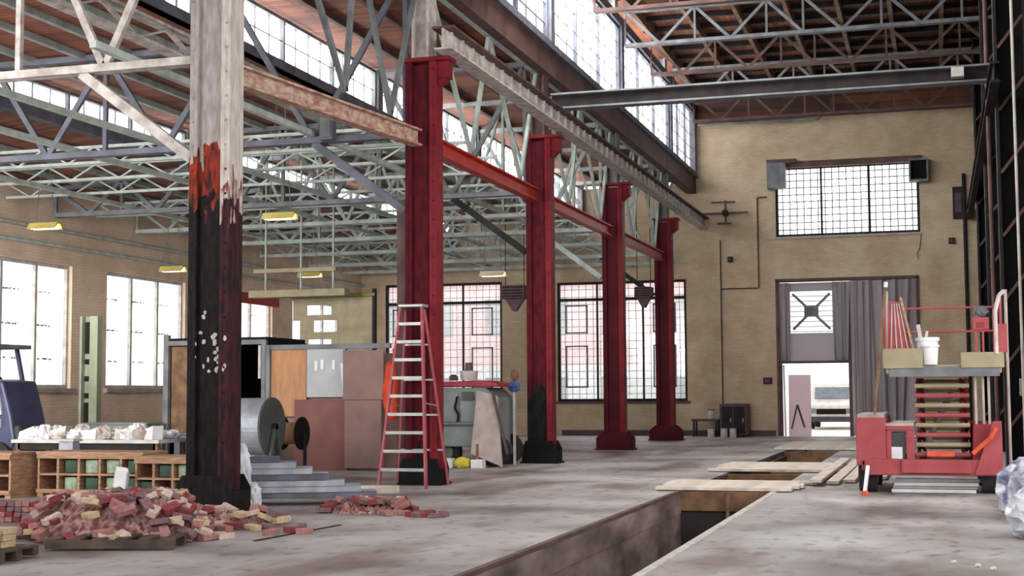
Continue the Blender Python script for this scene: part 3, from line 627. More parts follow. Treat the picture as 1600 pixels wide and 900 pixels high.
MB().bar((-7.1, YE-.3, 7.55), (-7.1, YE-.3, 8.4), .07).bar((-7.6, YE-.3, 8.35), (-6.75, YE-.3, 8.35), .06).bar((-7.9, YE-.3, 7.95), (-6.3, YE-.3, 7.95), .07).bar((-7.4, YE-.3, 7.58), (-6.9, YE-.3, 7.58), .05).bar((-7.1, YE-.3, 7.95), (-7.1, YE, 7.95), .06).build('frame', 'darkcloth', es, world=True)
MB().cyl((-7.1, YE-.45, 7.95), (-7.1, YE-.3, 7.95), .12).build('buffer', 'steel_dark', es, world=True)
# bench and things along the base of the end wall
bn = thing('work_cabinet', 'dark grey cabinet standing against the end wall', 'cabinet', (-6.85, 49.6, 0))
MB().box(-7.3, -6.35, 49.3, 50.2, .05, 1.15).build('body', 'darkcloth', bn, world=True, bevel=.02)
MB().box(-7.22, -6.86, 49.27, 49.3, .12, 1.05).build('door', 'steel_dark', bn, world=True); MB().box(-6.82, -6.43, 49.27, 49.3, .12, 1.05).build('door', 'steel_dark', bn, world=True)
bn = thing('low_bench', 'low dark bench left of the grey cabinet by the end wall', 'bench', (-7.8, 49.6, 0))
MB().box(-8.3, -7.35, 49.3, 50.0, .55, .62).build('bench_top', 'darkcloth', bn, world=True)
for x in (-8.22, -7.43):
    for y in (49.36, 49.92): MB().box(x-.03, x+.03, y-.03, y+.03, 0, .55).build('leg', 'steel_dark', bn, world=True)
for k, (x, y, z, lab) in enumerate(((-7.55, 48.9, 0, 'white can on the floor under the low bench edge'), (-7.1, 48.9, 0, 'first white can in front of the grey cabinet'), (-6.8, 48.95, 0, 'white can in front of the grey cabinet doors'), (-7.65, 49.6, .62, 'small pale can on top of the low bench'))):
    r = thing('paint_can', lab, 'can', (x, y, z)); MB().cyl((0, 0, 0), (0, 0, .3), .12).build('body', 'offwhite', r); MB().cyl((0, 0, .3), (0, 0, .33), .125).build('lid', 'darkgrey', r)

# ------------------------------------------------------------------ hanging lamps and heaters
def lamp(x, y, z, w_, lab, shade='lampshade', ztop=6.05, rz=0):
    r = thing('hanging_lamp', lab, 'lamp', (x, y, z), rz=rz); h = w_/2
    B = MB(); B.prism([(-.17, 0), (-.15, 0), (-.05, .12), (.05, .12), (.15, 0), (.17, 0), (.07, .15), (-.07, .15)], 'x', -h, h); B.build('reflector', shade, r)
    for s_ in (-.06, .06): MB().cyl((-h+.04, s_, .03), (h-.04, s_, .03), .028, n=10).build('tube', 'tube', r)
    B = MB()
    for s_ in (-1, 1): B.bar((s_*h*.7, 0, .15), (s_*h*.25, 0, ztop-z), .015)
    B.build('hanger', 'steel_mid', r)
lamp(-19.75, 28, 5.42, .75, 'hanging lamp farthest left, above the first wrapped window', ztop=7.0)
lamp(-13.75, 28, 5.4, .75, 'yellow hanging lamp just right of the nearest column', ztop=8.05)
lamp(-18.6, 40, 5.2, .75, 'yellow hanging lamp above the wooden partition', ztop=7.12)
lamp(-11.75, 37.2, 4.8, .7, 'whitish hanging lamp just right of the ladder column', 'lampshade_white', ztop=9.2)
lamp(-19.9, 34, 4.92, .7, 'dim hanging lamp above the second wrapped window', ztop=6.98)
def heater(x, y, z, w_, h_, lab, top):
    r = thing('unit_heater', lab, 'heater', (x, y, z))
    MB().box(-w_/2, w_/2, -.25, .25, 0, h_).build('housing', 'darkcloth', r, bevel=.03)
    B = MB()
    for k in range(4): B.box(-w_*.42, w_*.42, -.29, -.25, .05+k*h_*.22, .05+k*h_*.22+h_*.1)
    B.build('louvres', 'steel_dark', r)
    MB().prism([(-w_*.4, 0), (w_*.4, 0), (.05, -h_*.9), (-.05, -h_*.9)], 'y', -.1, .1).build('duct', 'darkcloth', r)
    B = MB(); B.bar((-w_*.4, 0, h_), (-w_*.4, 0, top-z), .02).bar((w_*.4, 0, h_), (w_*.4, 0, top-z), .02); B.build('hanger', 'steel_dark', r)
heater(-11.95, 40, 4.35, .72, .4, 'dark unit heater hanging before the pier between the end windows', 9.2)
heater(-8.98, 44.6, 4.6, .55, .35, 'black unit heater hanging at the farthest red column', 9.2)
# cream duct and hoist over the partition
ho = thing('overhead_duct', 'olive cream duct hanging in front of the third window on the left', 'duct', (-15.6, 33, 4.2))
MB().box(-17.0, -14.3, 32.8, 33.2, 4.05, 4.25).build('top_rail', 'platform', ho, world=True, bevel=.03)
MB().box(-16.9, -14.6, 32.9, 33.1, 4.7, 4.8).build('rail', 'platform', ho, world=True)
for x in (-16.6, -15.6, -14.7): MB().bar((x, 33, 4.2), (x, 33, 8.05), .04).build('hanger', 'steel_green', ho, world=True)
rp = thing('roll_up_curtain', 'tan curtain with torn openings hanging before a left wall window', 'curtain', (-15.2, 34, 2.4))
holed(-16.3, -14.0, 2.35, 4.1, [(-15.85, -15.2, 2.7, 3.0), (-15.7, -15.0, 3.2, 3.5), (-15.9, -15.2, 3.65, 3.9), (-16.3, -16.1, 3.0, 3.5)], 34, 34.03, 'y').build('sheet', 'platform', rp, world=True)
MB().box(-14.02, -13.94, 33.95, 34.08, .02, 4.3).build('post', 'steel_dark', rp, world=True)
MB().cyl((-16.35, 34.0, 4.15), (-13.95, 34.0, 4.15), .06).build('roller', 'yellowgreen', rp, world=True)

# ------------------------------------------------------------------ planks and plates over the pit
def plank(x0, x1, y0, y1, z, t, lab, grp=None, mat='lumber', rz=0):
    cx, cy = (x0+x1)/2, (y0+y1)/2
    o = MB().box(x0-cx, x1-cx, y0-cy, y1-cy, 0, t).build('plank', mat, bevel=.004); o.location = (cx, cy, z); o.rotation_euler = (0, 0, rz); tag(o, lab, 'plank', grp); return o
yy = 22.2
for k in range(7):
    plank(TL-.35+random.uniform(-.1, .05), TR+.35+random.uniform(-.1, .2), yy, yy+.27, .016, .05, 'pale plank laid across the pit just past its open near stretch', 'planks across the pit, nearest deck'); yy += .28
yy = 27.6
for k in range(10):
    plank(TL-.3+random.uniform(-.15, .05), TR+.4+random.uniform(-.1, .3), yy, yy+.28, .016, .05, 'pale plank of the middle deck crossing the pit', 'planks across the pit, middle deck'); yy += .29
yy = 38.2
for k in range(12):
    plank(TL-.3, TR+.5, yy, yy+.42, .016, .05, 'pale plank of the farthest deck crossing the pit before the door', 'planks across the pit, farthest deck'); yy += .44
for k in range(5):
    plank(-2.05+k*.24, -1.85+k*.24, 23.6+k*.5, 31.5+k*.3, .07 if k == 0 else .016, .05, ('plank nearest the pit edge, lying lengthwise beside the red lift', 'second lengthwise plank from the pit beside the lift', 'third lengthwise plank from the pit beside the lift', 'fourth lengthwise plank from the pit beside the lift', 'lengthwise plank closest to the red lift')[k], None)
for k, (a, c) in enumerate(((24.3, 27.5), (30.7, 37.9))):
    MB().box(TL, TR, a+1.6*(k+1), a+1.6*(k+1)+.12, -1.1, -.1).build('shoring_board', 'oldwood', fl)
    MB().box(TL, TL+.08, a, c, -1.2, -.12).build('shoring_board', 'oldwood', fl)
    MB().box(TL, TR, c-.2, c-.08, -1.2, -.02).build('shoring_board', 'oldwood', fl)
st = thing('shoring_post', 'thin post standing in the pit below the first deck', 'post', (-3.2, 21.9, -1.7)); MB().bar((-3.2, 21.9, -1.7), (-3.15, 22.05, .0), .05).build('shaft', 'oldwood', st, world=True)
MB().box(TL, TR, 22.15, 22.2, -.3, .0).build('shoring_board', 'oldwood', fl)
MB().box(TL, TR, 22.2, 22.3, -1.7, -.3).build('pit_dark_panel', 'pit_dark', fl)  # added dark panel filling the pit below the first deck

# ------------------------------------------------------------------ stepladder against the second column
L = thing('stepladder', 'tall pink red stepladder standing against a red column', 'ladder', (-8.5, 21.9, 0))
H = 3.04
def lerp(a, b, t): return tuple(a[i]+(b[i]-a[i])*t for i in range(3))
fb = [(-.42, -.02, 0), (.42, -.02, 0)]; ft = [(-.19, .42, H), (.19, .42, H)]
rb = [(-.46, .98, 0), (.46, .98, 0)]; rtp = [(-.17, .6, H-.05), (.17, .6, H-.05)]
for i in (0, 1):
    MB().bar(fb[i], ft[i], .035, .085).build('front_rail', 'fibreglass', L); MB().bar(rb[i], rtp[i], .03, .05).build('rear_rail', 'fibreglass', L)
for k in range(1, 10):
    a, c = lerp(fb[0], ft[0], k/10), lerp(fb[1], ft[1], k/10)
    MB().box(a[0], c[0], a[1]-.04, a[1]+.05, a[2]-.025, a[2]+.025).build('step', 'aluminium', L)
for k in (2, 4, 6, 8):
    a, c = lerp(rb[0], rtp[0], k/10), lerp(rb[1], rtp[1], k/10); MB().bar(a, c, .02, .03).build('rear_brace', 'aluminium', L)
MB().box(-.22, .22, .36, .66, H-.02, H+.03).build('top_cap', 'aluminium', L, bevel=.01)
for s_ in (-1, 1): MB().bar((s_*.32, .2, 1.4), (s_*.34, .78, 1.35), .008, .02).build('spreader', 'aluminium', L)
og = MB().blob((0, 0, .55), (.14, .12, .55), 3, 10, .2).build('orange_bag', 'orange', smooth=True); og.location = (-9.1, 22.9, 1.0); tag(og, 'orange red cloth bundle hanging left of the stepladder', 'bag')

# ------------------------------------------------------------------ storage container and partition of boards behind the roll
st = thing('storage_container', 'open dark storage container behind the nearest column', 'container', (-14.7, 27.5, 0))
MB().box(-15.9, -13.55, 28.9, 28.98, .1, 2.7).box(-15.9, -15.82, 27.0, 28.9, .1, 2.7).box(-13.63, -13.55, 27.0, 28.9, .1, 2.7).box(-15.9, -13.55, 27.0, 28.9, 0, .1).box(-15.9, -13.55, 27.0, 28.9, 2.7, 2.78).build('shell', 'black', st, world=True)
MB().box(-15.95, -15.83, 26.9, 27.0, 0, 2.85).box(-13.62, -13.52, 26.9, 27.0, 0, 2.72).box(-15.83, -13.62, 26.9, 27.0, 2.62, 2.72).box(-14.65, -14.5, 26.9, 27.0, 0, 2.62).build('frame', 'steel_mid', st, world=True)
MB().box(-15.83, -14.65, 27.02, 27.06, .6, 2.6).build('side_panel', 'oldwood', st, world=True)
MB().box(-13.72, -13.66, 26.95, 26.99, 1.9, 2.6).build('latch_bar', 'offwhite', st, world=True)
pt = thing('board_partition', 'partition of brown and tan boards in a pink frame', 'partition', (-11.8, 27, 0))
MB().box(-13.45, -12.62, 26.98, 27.02, 1.1, 2.52).build('plywood_panel', 'plywood', pt, world=True)
MB().box(-12.6, -11.75, 26.96, 27.0, 1.5, 2.5).build('grey_panel', 'board_grey', pt, world=True)
MB().box(-11.67, -10.78, 26.7, 26.76, 1.45, 2.45).build('brown_panel', 'board_brown', pt, world=True)
MB().box(-12.85, -11.65, 26.9, 26.96, 0, 1.45).build('red_panel', 'board_red', pt, world=True)
MB().box(-11.65, -10.85, 26.75, 26.8, .05, 1.45).build('red_panel', 'board_brown', pt, world=True)
MB().box(-13.5, -10.74, 26.92, 27.06, 2.5, 2.6).box(-13.53, -13.43, 26.9, 27.04, 0, 2.6).box(-11.74, -11.68, 26.86, 26.96, 1.5, 2.5).build('frame', 'steel_mid', pt, world=True)
MB().box(-13.35, -10.8, 27.1, 28.6, 0, 2.4).build('backing_box', 'board_brown', pt, world=True)
for i, (x, z) in enumerate(((-12.42, 2.05), (-12.28, 2.08), (-12.02, 2.07))): MB().box(x, x+.07, 26.94, 26.96, z, z+.2).build('hanging_glove', 'white', pt, world=True)
MB().bar((-11.68, 26.85, 1.5), (-11.72, 26.8, 2.2), .07).build('white_strip', 'white', pt, world=True)

# ------------------------------------------------------------------ big roll on its stand, small reel
ro = thing('sheet_roll', 'big roll of pale sheet with dark end beside the nearest column', 'roll', (-11.6, 22.5, 0))
MB().cyl((-12.4, 22.5, 1.0), (-11.2, 22.5, 1.0), .5, n=40).build('rolled_sheet', 'zinc', ro, world=True)
MB().cyl((-11.2, 22.5, 1.0), (-11.16, 22.5, 1.0), .51, n=40).build('end_disc', 'darkgreen', ro, world=True)
MB().cyl((-12.44, 22.5, 1.0), (-12.4, 22.5, 1.0), .51, n=40).build('end_disc', 'darkgreen', ro, world=True)
MB().cyl((-12.52, 22.5, 1.0), (-11.08, 22.5, 1.0), .06, n=16).build('spindle', 'steel_dark', ro, world=True)
for x in (-12.48, -11.11): MB().bar((x, 22.15, 0), (x, 22.5, 1.03), .06).bar((x, 22.85, 0), (x, 22.5, 1.03), .06).bar((x, 22.1, .04), (x, 22.9, .04), .06).build('stand', 'darkgreen', ro, world=True)
re = thing('cable_reel', 'small tan reel with black flanges right of the big roll', 'reel', (-11.2, 23.6, 0))
MB().cyl((-11.5, 23.6, .85), (-11.12, 23.6, .85), .2, n=24).build('drum', 'plywood', re, world=True)
for x in (-11.53, -11.14): MB().cyl((x, 23.6, .85), (x+.04, 23.6, .85), .3, n=28).build('flange', 'black', re, world=True)
for x in (-11.56, -11.06): MB().bar((x, 23.6, 0), (x, 23.6, .85), .05).bar((x, 23.3, .03), (x, 23.9, .03), .05).build('stand', 'steel_dark', re, world=True)

# ------------------------------------------------------------------ stack of steel channels with wrapped ends
def channel(w_, h_, ln, mat, nm='steel_channel'):
    B = MB(); t = .015; B.box(0, ln, -w_/2, w_/2, h_-t, h_).box(0, ln, -w_/2, -w_/2+t, 0, h_-t).box(0, ln, w_/2-t, w_/2, 0, h_-t); return B.build(nm, mat)
for k, y in enumerate((18.2, 18.75)):
    o = MB().box(-.5, .5, -.05, .05, 0, .1).build('timber_bearer', 'pallet'); o.location = (-9.3+k*1.1, y, 0); o.rotation_euler = (0, 0, 2.1); tag(o, ('timber bearer under the wrapped end of the steel channels', 'timber bearer under the far end of the steel channels')[k], 'timber')
where = ['lowest', 'second from the bottom', 'third from the bottom', 'fourth from the bottom', 'fifth from the bottom', 'second from the top', 'topmost']
for lvl in range(7):
    for j in range(2):
        if lvl == 6 and j: continue
        o = channel(.34, .078, 2.0-.25*lvl, 'zinc' if (lvl+j) % 3 else 'steel_grey')
        o.location = (-9.5+.02*lvl-.17*j, 17.95+.38*j+.01*lvl, .1+.085*lvl); o.rotation_euler = (0, 0, .42+.02*random.uniform(-1, 1))
        tag(o, 'grey steel channel, %s in the %s tier of the tapering stack' % (where[lvl], ('front', 'rear')[j]), 'steel channel', None)
for k, (x, y, rx, rz_, lab) in enumerate(((-9.33, 17.85, .15, .48, 'tall bag of crumpled white film at the left end of the channels'), (-9.55, 18.25, .13, .4, 'smaller crumpled white film bundle behind the tall film bag'), (-9.0, 17.55, .12, .2, 'low pale film bundle on the floor in front of the tall film bag'))):
    o = MB().blob((0, 0, rz_*.8), (rx, rx*.8, rz_), 10+k, 12, .16).build('plastic_bundle', 'plastic', smooth=False); o.location = (x, y, 0.0); tag(o, lab, 'plastic bundle')
o = MB().box(-.3, .3, -.12, .12, 0, .1).build('timber_offcut', 'lumber'); o.location = (-8.55, 21.0, 0); tag(o, 'pale timber offcut on the floor below the board partition', 'timber')

# ------------------------------------------------------------------ grey machine with wheel behind the ladder
cm = thing('compressor', 'grey green compressor on wheels between the ladder and third column', 'machine', (-9.7, 29, 0))
MB().prism([(-10.6, .42), (-9.0, .42), (-9.0, 1.45), (-9.25, 1.68), (-10.6, 1.68)], 'y', 28.7, 30.0).build('body', 'machine', cm, world=True, bevel=.03)
MB().box(-10.5, -9.85, 28.66, 28.7, .95, 1.6).box(-9.8, -9.1, 28.66, 28.7, .95, 1.4).build('door', 'machine', cm, world=True, bevel=.01)
MB().box(-10.6, -9.0, 28.67, 28.7, .86, .9).build('trim_strip', 'darkgreen', cm, world=True)
MB().box(-9.75, -9.5, 28.63, 28.66, 1.42, 1.6).build('gauge_panel', 'darkgreen', cm, world=True)
MB().path([(-9.85, 28.62, 1.5), (-9.9, 28.6, 1.25), (-9.82, 28.6, 1.1), (-9.85, 28.62, .95)], .025).build('hose', 'black', cm, world=True)
for y in (28.75, 29.7): MB().cyl((-9.1, y, .34), (-9.1, y+.22, .34), .34, n=28).build('wheel', 'tyre', cm, world=True)
MB().cyl((-10.2, 28.9, .3), (-10.2, 29.1, .3), .3, n=28).build('wheel', 'tyre', cm, world=True)
tp = MB().prism([(-10.65, 1.7), (-8.95, 1.7), (-9.0, 1.78), (-9.4, 1.84), (-10.6, 1.8)], 'y', 28.65, 30.0).build('tarp', 'pinktarp', bevel=.02); tag(tp, 'maroon tarp folded flat on top of the grey compressor', 'tarp')
r = thing('paint_pail', 'dark lidded pail on the maroon tarp before the window', 'pail', (-9.78, 29.2, 1.85)); MB().cyl((0, 0, 0), (0, 0, .2), .18, .2).build('body', 'offwhite', r); MB().cyl((0, 0, .2), (0, 0, .38), .09, .08).build('lid', 'darkcloth', r)
r = thing('tool_box', 'small dark box beside the pail on the maroon tarp', 'box', (-10.1, 29.1, 1.84)); MB().box(-.08, .08, -.08, .08, 0, .1).build('body', 'darkcloth', r, bevel=.01); MB().box(-.06, .06, -.01, .01, .1, .13).build('handle', 'steel_dark', r)
bd = thing('leaning_sheet', 'beige sheet of board leaning between the compressor and third column', 'board', (-8.85, 28.0, 0))
MB().prism([(-9.45, 0.3), (-8.75, .02), (-8.85, 1.5), (-9.3, 1.62)], 'y', 28.3, 28.34).build('board', 'beige', bd, world=True)
MB().bar((-8.95, 28.25, 1.6), (-8.62, 28.25, .3), .05).build('edge_strip', 'darkcloth', bd, world=True)
MB().bar((-9.3, 28.32, 0), (-9.3, 28.32, .5), .06).build('prop', 'oldwood', bd, world=True)
rg = thing('blue_rag', 'blue cloth on a tan post left of the third column', 'cloth', (-8.87, 29.6, 0))
MB().bar((0, 0, 0), (0, 0, 1.75), .05).build('post', 'offwhite', rg); MB().blob((0, 0, 1.7), (.12, .1, .12), 5, 8, .2, False).build('cloth', 'blue', rg); MB().blob((0, 0, 1.95), (.09, .09, .12), 6, 8, .15, False).build('cap', 'oldwood', rg)
for k, (x, c, w_, h_, lab) in enumerate(((-9.95, 'white', .3, .2, 'white carton on the floor under the compressor, nearest the ladder'), (-9.6, 'yellow', .36, .22, 'yellow sack on the floor under the compressor'), (-9.25, 'white', .26, .18, 'white carton on the floor right of the yellow sack'))):
    o = MB().blob((0, 0, h_*.45), (w_/2, .14, h_*.6), 30+k, 8, .08).build('sack' if c == 'yellow' else 'carton', c) if c == 'yellow' else MB().box(-w_/2, w_/2, -.12, .12, 0, h_).build('carton', c, bevel=.01)
    o.location = (x, 28.2, 0); tag(o, lab, 'sack' if c == 'yellow' else 'carton')

# ------------------------------------------------------------------ crates
def crate(x, y, w_, h_, dp, cols, rows, lab, seed, rz=0):
    r = thing('wooden_crate', lab, 'crate', (x, y, 0), rz=rz); rnd = random.Random(seed); t = .035
    B = MB(); B.box(0, w_, dp-t, dp, .05, h_).box(0, w_, 0, dp, .05, .05+t); B.build('back_panel', 'crate', r)
    for sx in (0, w_-t): MB().box(sx, sx+t, 0, dp-t, .05+t, h_).build('side_panel', 'crate', r)
    MB().box(-.02, w_+.02, -.02, dp, h_, h_+t).build('top_panel', 'crate', r)
    for sx in (.0, w_-.1): MB().box(sx, sx+.1, 0, dp, 0, .05).build('foot', 'crate', r)
    B = MB()
    for i in range(1, cols): B.box(w_*i/cols-.02, w_*i/cols+.02, -.01, dp-t, .085, h_)
    for j in range(1, rows): B.box(t, w_-t, -.012, dp-t, h_*j/rows, h_*j/rows+.03)
    B.build('divider', 'crate', r)
    MB().box(0, w_, -.03, -.012, h_-.07, h_).box(0, w_, -.03, -.012, .06, .12).build('front_rail', 'crate', r)
    return r
def fill(cr, cols, rows, w_, h_, seed, skip=()):
    rnd = random.Random(seed); cx, cy = cr.location.x, cr.location.y; n_ = 0
    for i in range(cols):
        for j in range(rows):
            if (i, j) in skip: continue
            x = w_*(i+.5)/cols; z = .09 if j == 0 else h_*j/rows+.03
            o = MB().box(-.11, .11, -.1, .1, 0, h_/rows-.12).build('glass_block', 'green_content' if rnd.random() < .65 else 'bottle', bevel=.02); o.location = (cx+x, cy+.16, z)
            tag(o, 'pale or dark green glass block standing in a cell of the crates', 'glass block', 'glass blocks in the wooden crates')
ca = crate(-13.45, 19.0, 1.85, .66, .7, 5, 2, 'wide orange crate with green blocks in its cells, in the middle', 1); fill(ca, 5, 2, 1.85, .66, 1, ((0, 0), (0, 1)))
cb = crate(-11.45, 18.55, .95, .62, .7, 3, 2, 'narrow orange crate just left of the nearest column', 2); fill(cb, 3, 2, .95, .62, 2, ((0, 1), (1, 0)))
cc = crate(-14.55, 18.5, .98, .66, .7, 3, 2, 'orange crate cut off by the left edge of the view', 3); fill(cc, 3, 2, .98, .66, 3, ((2, 0), (2, 1)))
r = thing('paper_sack', 'white bluish paper sack leaning on the narrow crate front', 'sack', (-11.6, 18.4, -.09)); MB().prism([(-.13, .1), (.1, .12), (.15, .52), (-.06, .55)], 'y', -.06, .03).build('body', 'paper', r, bevel=.02); MB().prism([(-.06, .55), (.15, .52), (.13, .58), (-.05, .6)], 'y', -.03, 0).build('fold', 'white', r)
r = thing('grey_post_stub', 'short grey box post standing between the left crates', 'post', (-13.5, 19.9, 0)); MB().box(-.13, .13, -.1, .1, 0, .82).build('shaft', 'zinc', r, bevel=.01); MB().box(-.16, .16, -.13, .13, .82, .86).build('cap', 'offwhite', r)
# work table with papers, sheets and tins
tb = thing('work_table', 'long work table covered with papers behind the crates', 'table', (-14.5, 22.3, 0))
MB().box(-16.0, -13.0, 21.8, 22.9, .72, .78).build('table_top', 'offwhite', tb, world=True)
for x in (-15.9, -13.1):
    for y in (21.9, 22.8): MB().box(x-.04, x+.04, y-.04, y+.04, 0, .72).build('leg', 'oldwood', tb, world=True)
MB().box(-15.9, -13.1, 21.86, 21.9, .6, .72).build('apron', 'steel_dark', tb, world=True)
rnd = random.Random(11)
for k in range(26):
    x = -15.8+(k % 13)*.215+rnd.uniform(-.05, .05); y = 22.05 + .55*(k//13)+rnd.uniform(-.08, .08)
    if k % 3 == 0: o = MB().prism([(-.16, 0), (.15, 0), (.17, rnd.uniform(.1, .25)), (-.13, rnd.uniform(.08, .2))], 'y', -.12, .12).build('paper_bundle', ('white', 'offwhite')[k % 2], bevel=.01)
    else: o = MB().blob((0, 0, .05), (rnd.uniform(.11, .17), .15, rnd.uniform(.06, .2)), k, 8, .3).build('paper_bundle', ('offwhite', 'plastic', 'paper', 'beige')[k % 4])
    o.location = (x, y, .78 if k % 3 == 0 else .8); o.rotation_euler = (0, 0, rnd.uniform(-.5, .5)); tag(o, 'crumpled whitish paper bundle lying on the long work table', 'paper bundle', 'paper bundles on the work table')
for k, (x, y, w_, h_, m_, lab) in enumerate(((-16.6, 26.4, 1.5, .95, 'machine', 'olive grey low cabinet behind the work table at left'), (-14.9, 26.3, .5, .75, 'steel_grey', 'blue grey bin between the green post and yellow box'), (-14.2, 26.5, .42, .9, 'yellow', 'yellow box beyond the work table'), (-13.5, 26.2, .5, .8, 'offwhite', 'off white box next to the yellow box'), (-12.9, 24.0, .34, .95, 'darkgreen', 'dark green cabinet left of the big roll'))):
    r = thing('storage_box', lab, 'box', (x, y, 0)); MB().box(-w_/2, w_/2, -.3, .3, 0, h_).build('body', m_, r, bevel=.02); MB().box(-w_/2-.02, w_/2+.02, -.32, .32, h_, h_+.04).build('lid', m_, r)
# green slotted post
gp = thing('slotted_post', 'tall pale green slotted steel post before the left wall pier', 'post', (-19.15, 29, 0))
MB().box(-.22, -.16, -.1, .1, 0, 3.43).box(.05, .26, -.1, .1, 0, 3.43).box(-.16, .05, .04, .1, 0, 3.43).build('channel', 'palegreen', gp)
B = MB()
for za, zc in ((2.3, 2.42), (1.9, 2.02), (1.5, 1.62), (2.55, 3.3), (.9, 1.4)): MB().box(-.13, .02, -.02, .02, za, zc).build('slot', 'steel_dark', gp)
MB().box(-.3, .3, -.2, .2, 0, .05).build('foot_plate', 'palegreen', gp)

# ------------------------------------------------------------------ navy forklift at the left edge
fk = thing('forklift', 'navy blue forklift at the left edge before the first window', 'forklift', (-17.6, 24, 0))
MB().prism([(-19.3, .35), (-16.9, .35), (-16.75, .7), (-16.85, 1.2), (-17.05, 1.85), (-17.5, 1.9), (-17.75, 1.3), (-19.3, 1.25)], 'y', 23.4, 24.5).build('body', 'navy', fk, world=True, bevel=.05)
MB().box(-17.3, -16.68, 23.45, 24.45, .35, 1.0).build('counterweight', 'darkgrey', fk, world=True, bevel=.08)
MB().box(-19.2, -17.2, 23.4, 24.5, 2.5, 2.58).build('overhead_guard', 'steel_mid', fk, world=True)
for x, xb in ((-17.5, -17.2), (-19.0, -19.0)):
    for y in (23.45, 24.45): MB().bar((x, y, 2.5), (xb, y, 1.2), .07).build('guard_post', 'navy', fk, world=True)
MB().box(-18.3, -17.75, 23.6, 24.3, 1.25, 1.4).box(-17.85, -17.7, 23.6, 24.3, 1.4, 1.95).build('seat', 'black', fk, world=True, bevel=.04)
for x in (-18.8, -17.1):
    for y in (23.3, 24.4): MB().cyl((x, y, .34), (x, y+.2, .34), .34, n=24).build('wheel', 'tyre', fk, world=True)
MB().bar((-17.15, 23.38, 1.75), (-17.05, 23.38, 1.2), .05).box(-17.2, -17.05, 23.36, 23.4, .95, 1.12).build('grab_handle', 'white', fk, world=True)
MB().cyl((-18.6, 23.3, 1.0), (-17.9, 23.3, 1.0), .16, n=20).build('gas_bottle', 'yellowgreen', fk, world=True)
MB().bar((-17.9, 23.9, 1.3), (-18.25, 23.9, 1.9), .04).cyl((-18.25, 23.85, 1.9), (-18.3, 23.88, 1.93), .2).build('steering_wheel', 'black', fk, world=True)
fk.location.x -= .35

# ------------------------------------------------------------------ bricks
def brick_mesh(k):
    rnd = random.Random(k); B = MB(); B.box(-.1, .1, -.048, .048, 0, .06)
    B.v = [(x+rnd.uniform(-.006, .006), y+rnd.uniform(-.005, .005), z+rnd.uniform(-.004, .004)) for x, y, z in B.v]; return B
protos = []
for k in range(10):
    c = ['rose', 'plum', 'dark', 'pale', 'plum', 'rose', 'sand', 'pale', 'dark', 'rose'][k]
    o = brick_mesh(k).build('brick', 'brick_'+c, bevel=.004); o['category'] = 'brick'; protos.append([o, False])
def brick(k, loc, rot, label, group):
    pr = protos[k % 10]
    if not pr[1]: o = pr[0]; pr[1] = True
    else: o = pr[0].copy(); COL.objects.link(o)
    o.location = loc; o.rotation_euler = rot; tag(o, label, 'brick', group); return o
def mound(name, cx, cy, rx, ry, h, seed, label, mat='rubble'):
    rnd = random.Random(seed); n_ = 30; vs = []; fs = []
    for j in range(n_+1):
        for i in range(n_+1):
            u, v_ = i/n_*2-1, j/n_*2-1; q = max(0, 1-u*u-v_*v_)
            vs.append((u*rx, v_*ry, max(.002, h*min(1, q*1.6)+(rnd.uniform(-.05, .045) if q > 0 else 0)) if q > 0 else .002))
    B = MB(); B.add(vs, [(j*(n_+1)+i, j*(n_+1)+i+1, (j+1)*(n_+1)+i+1, (j+1)*(n_+1)+i) for j in range(n_) for i in range(n_) if max(abs((i+.5)/n_*2-1), 0)**2+((j+.5)/n_*2-1)**2 < 1.02])
    o = B.build(name, mat); o.location = (cx, cy, 0); tag(o, label, 'rubble', kind='stuff'); return o
def heap(cx, cy, rx, ry, h, n_, seed, label, group, zoff=0.0, pal=None):
    rnd = random.Random(seed)
    for k in range(n_):
        a = rnd.uniform(0, 2*pi); q = sqrt(rnd.random()); u, v_ = q*cos(a), q*sin(a)
        z = h*min(1, max(0, 1-q*q)*1.6)
        t = .5 if z > .05 else .06
        brick(rnd.choice(pal) if pal else rnd.randrange(10), (cx+u*rx, cy+v_*ry, zoff+max(.002, z-.01)), (rnd.uniform(-t, t), rnd.uniform(-t, t), rnd.uniform(0, pi)), label, group)
def pallet(x, y, w_, dp, lab, rz=0):
    r = thing('pallet', lab, 'pallet', (x, y, 0), rz=rz)
    for k in range(3): MB().box(-w_/2, w_/2, -dp/2+k*(dp-.1)/2, -dp/2+.1+k*(dp-.1)/2, .02, .1).build('bearer', 'pallet', r)
    for k in range(6): MB().box(-w_/2+k*(w_-.12)/5, -w_/2+.12+k*(w_-.12)/5, -dp/2, dp/2, .1, .12).build('deck_board', 'pallet', r)
    return r
pallet(-8.15, 13.0, 1.3, 1.0, 'dark pallet under the large heap of bricks', .28)
mound('brick_rubble', -8.6, 13.7, .98, .85, .42, 4, 'broken brick rubble and mortar under the large heap')
heap(-8.6, 13.6, 1.1, 1.0, .45, 172, 5, 'old brick lying in the large heap on the dark pallet', 'bricks of the large heap')
mound('brick_rubble', -8.3, 15.3, .6, .5, .13, 8, 'broken brick rubble beside the nearest column foot')
heap(-8.25, 15.3, .85, .6, .16, 42, 6, 'old brick lying in the low heap right before the nearest column foot', 'bricks before the nearest column')
heap(-7.35, 14.3, .55, 1.0, 0, 9, 16, 'loose old brick lying flat on the floor right of the large heap', 'stray bricks on the floor', zoff=0)
mound('brick_rubble', -7.25, 17.4, .5, .35, .1, 9, 'broken brick rubble in the small heap in front of the channels')
heap(-7.2, 17.35, .68, .42, .14, 40, 7, 'old brick lying in the small heap in front of the steel channels', 'bricks of the small heap', pal=[0, 1, 2, 5, 8, 9, 3])
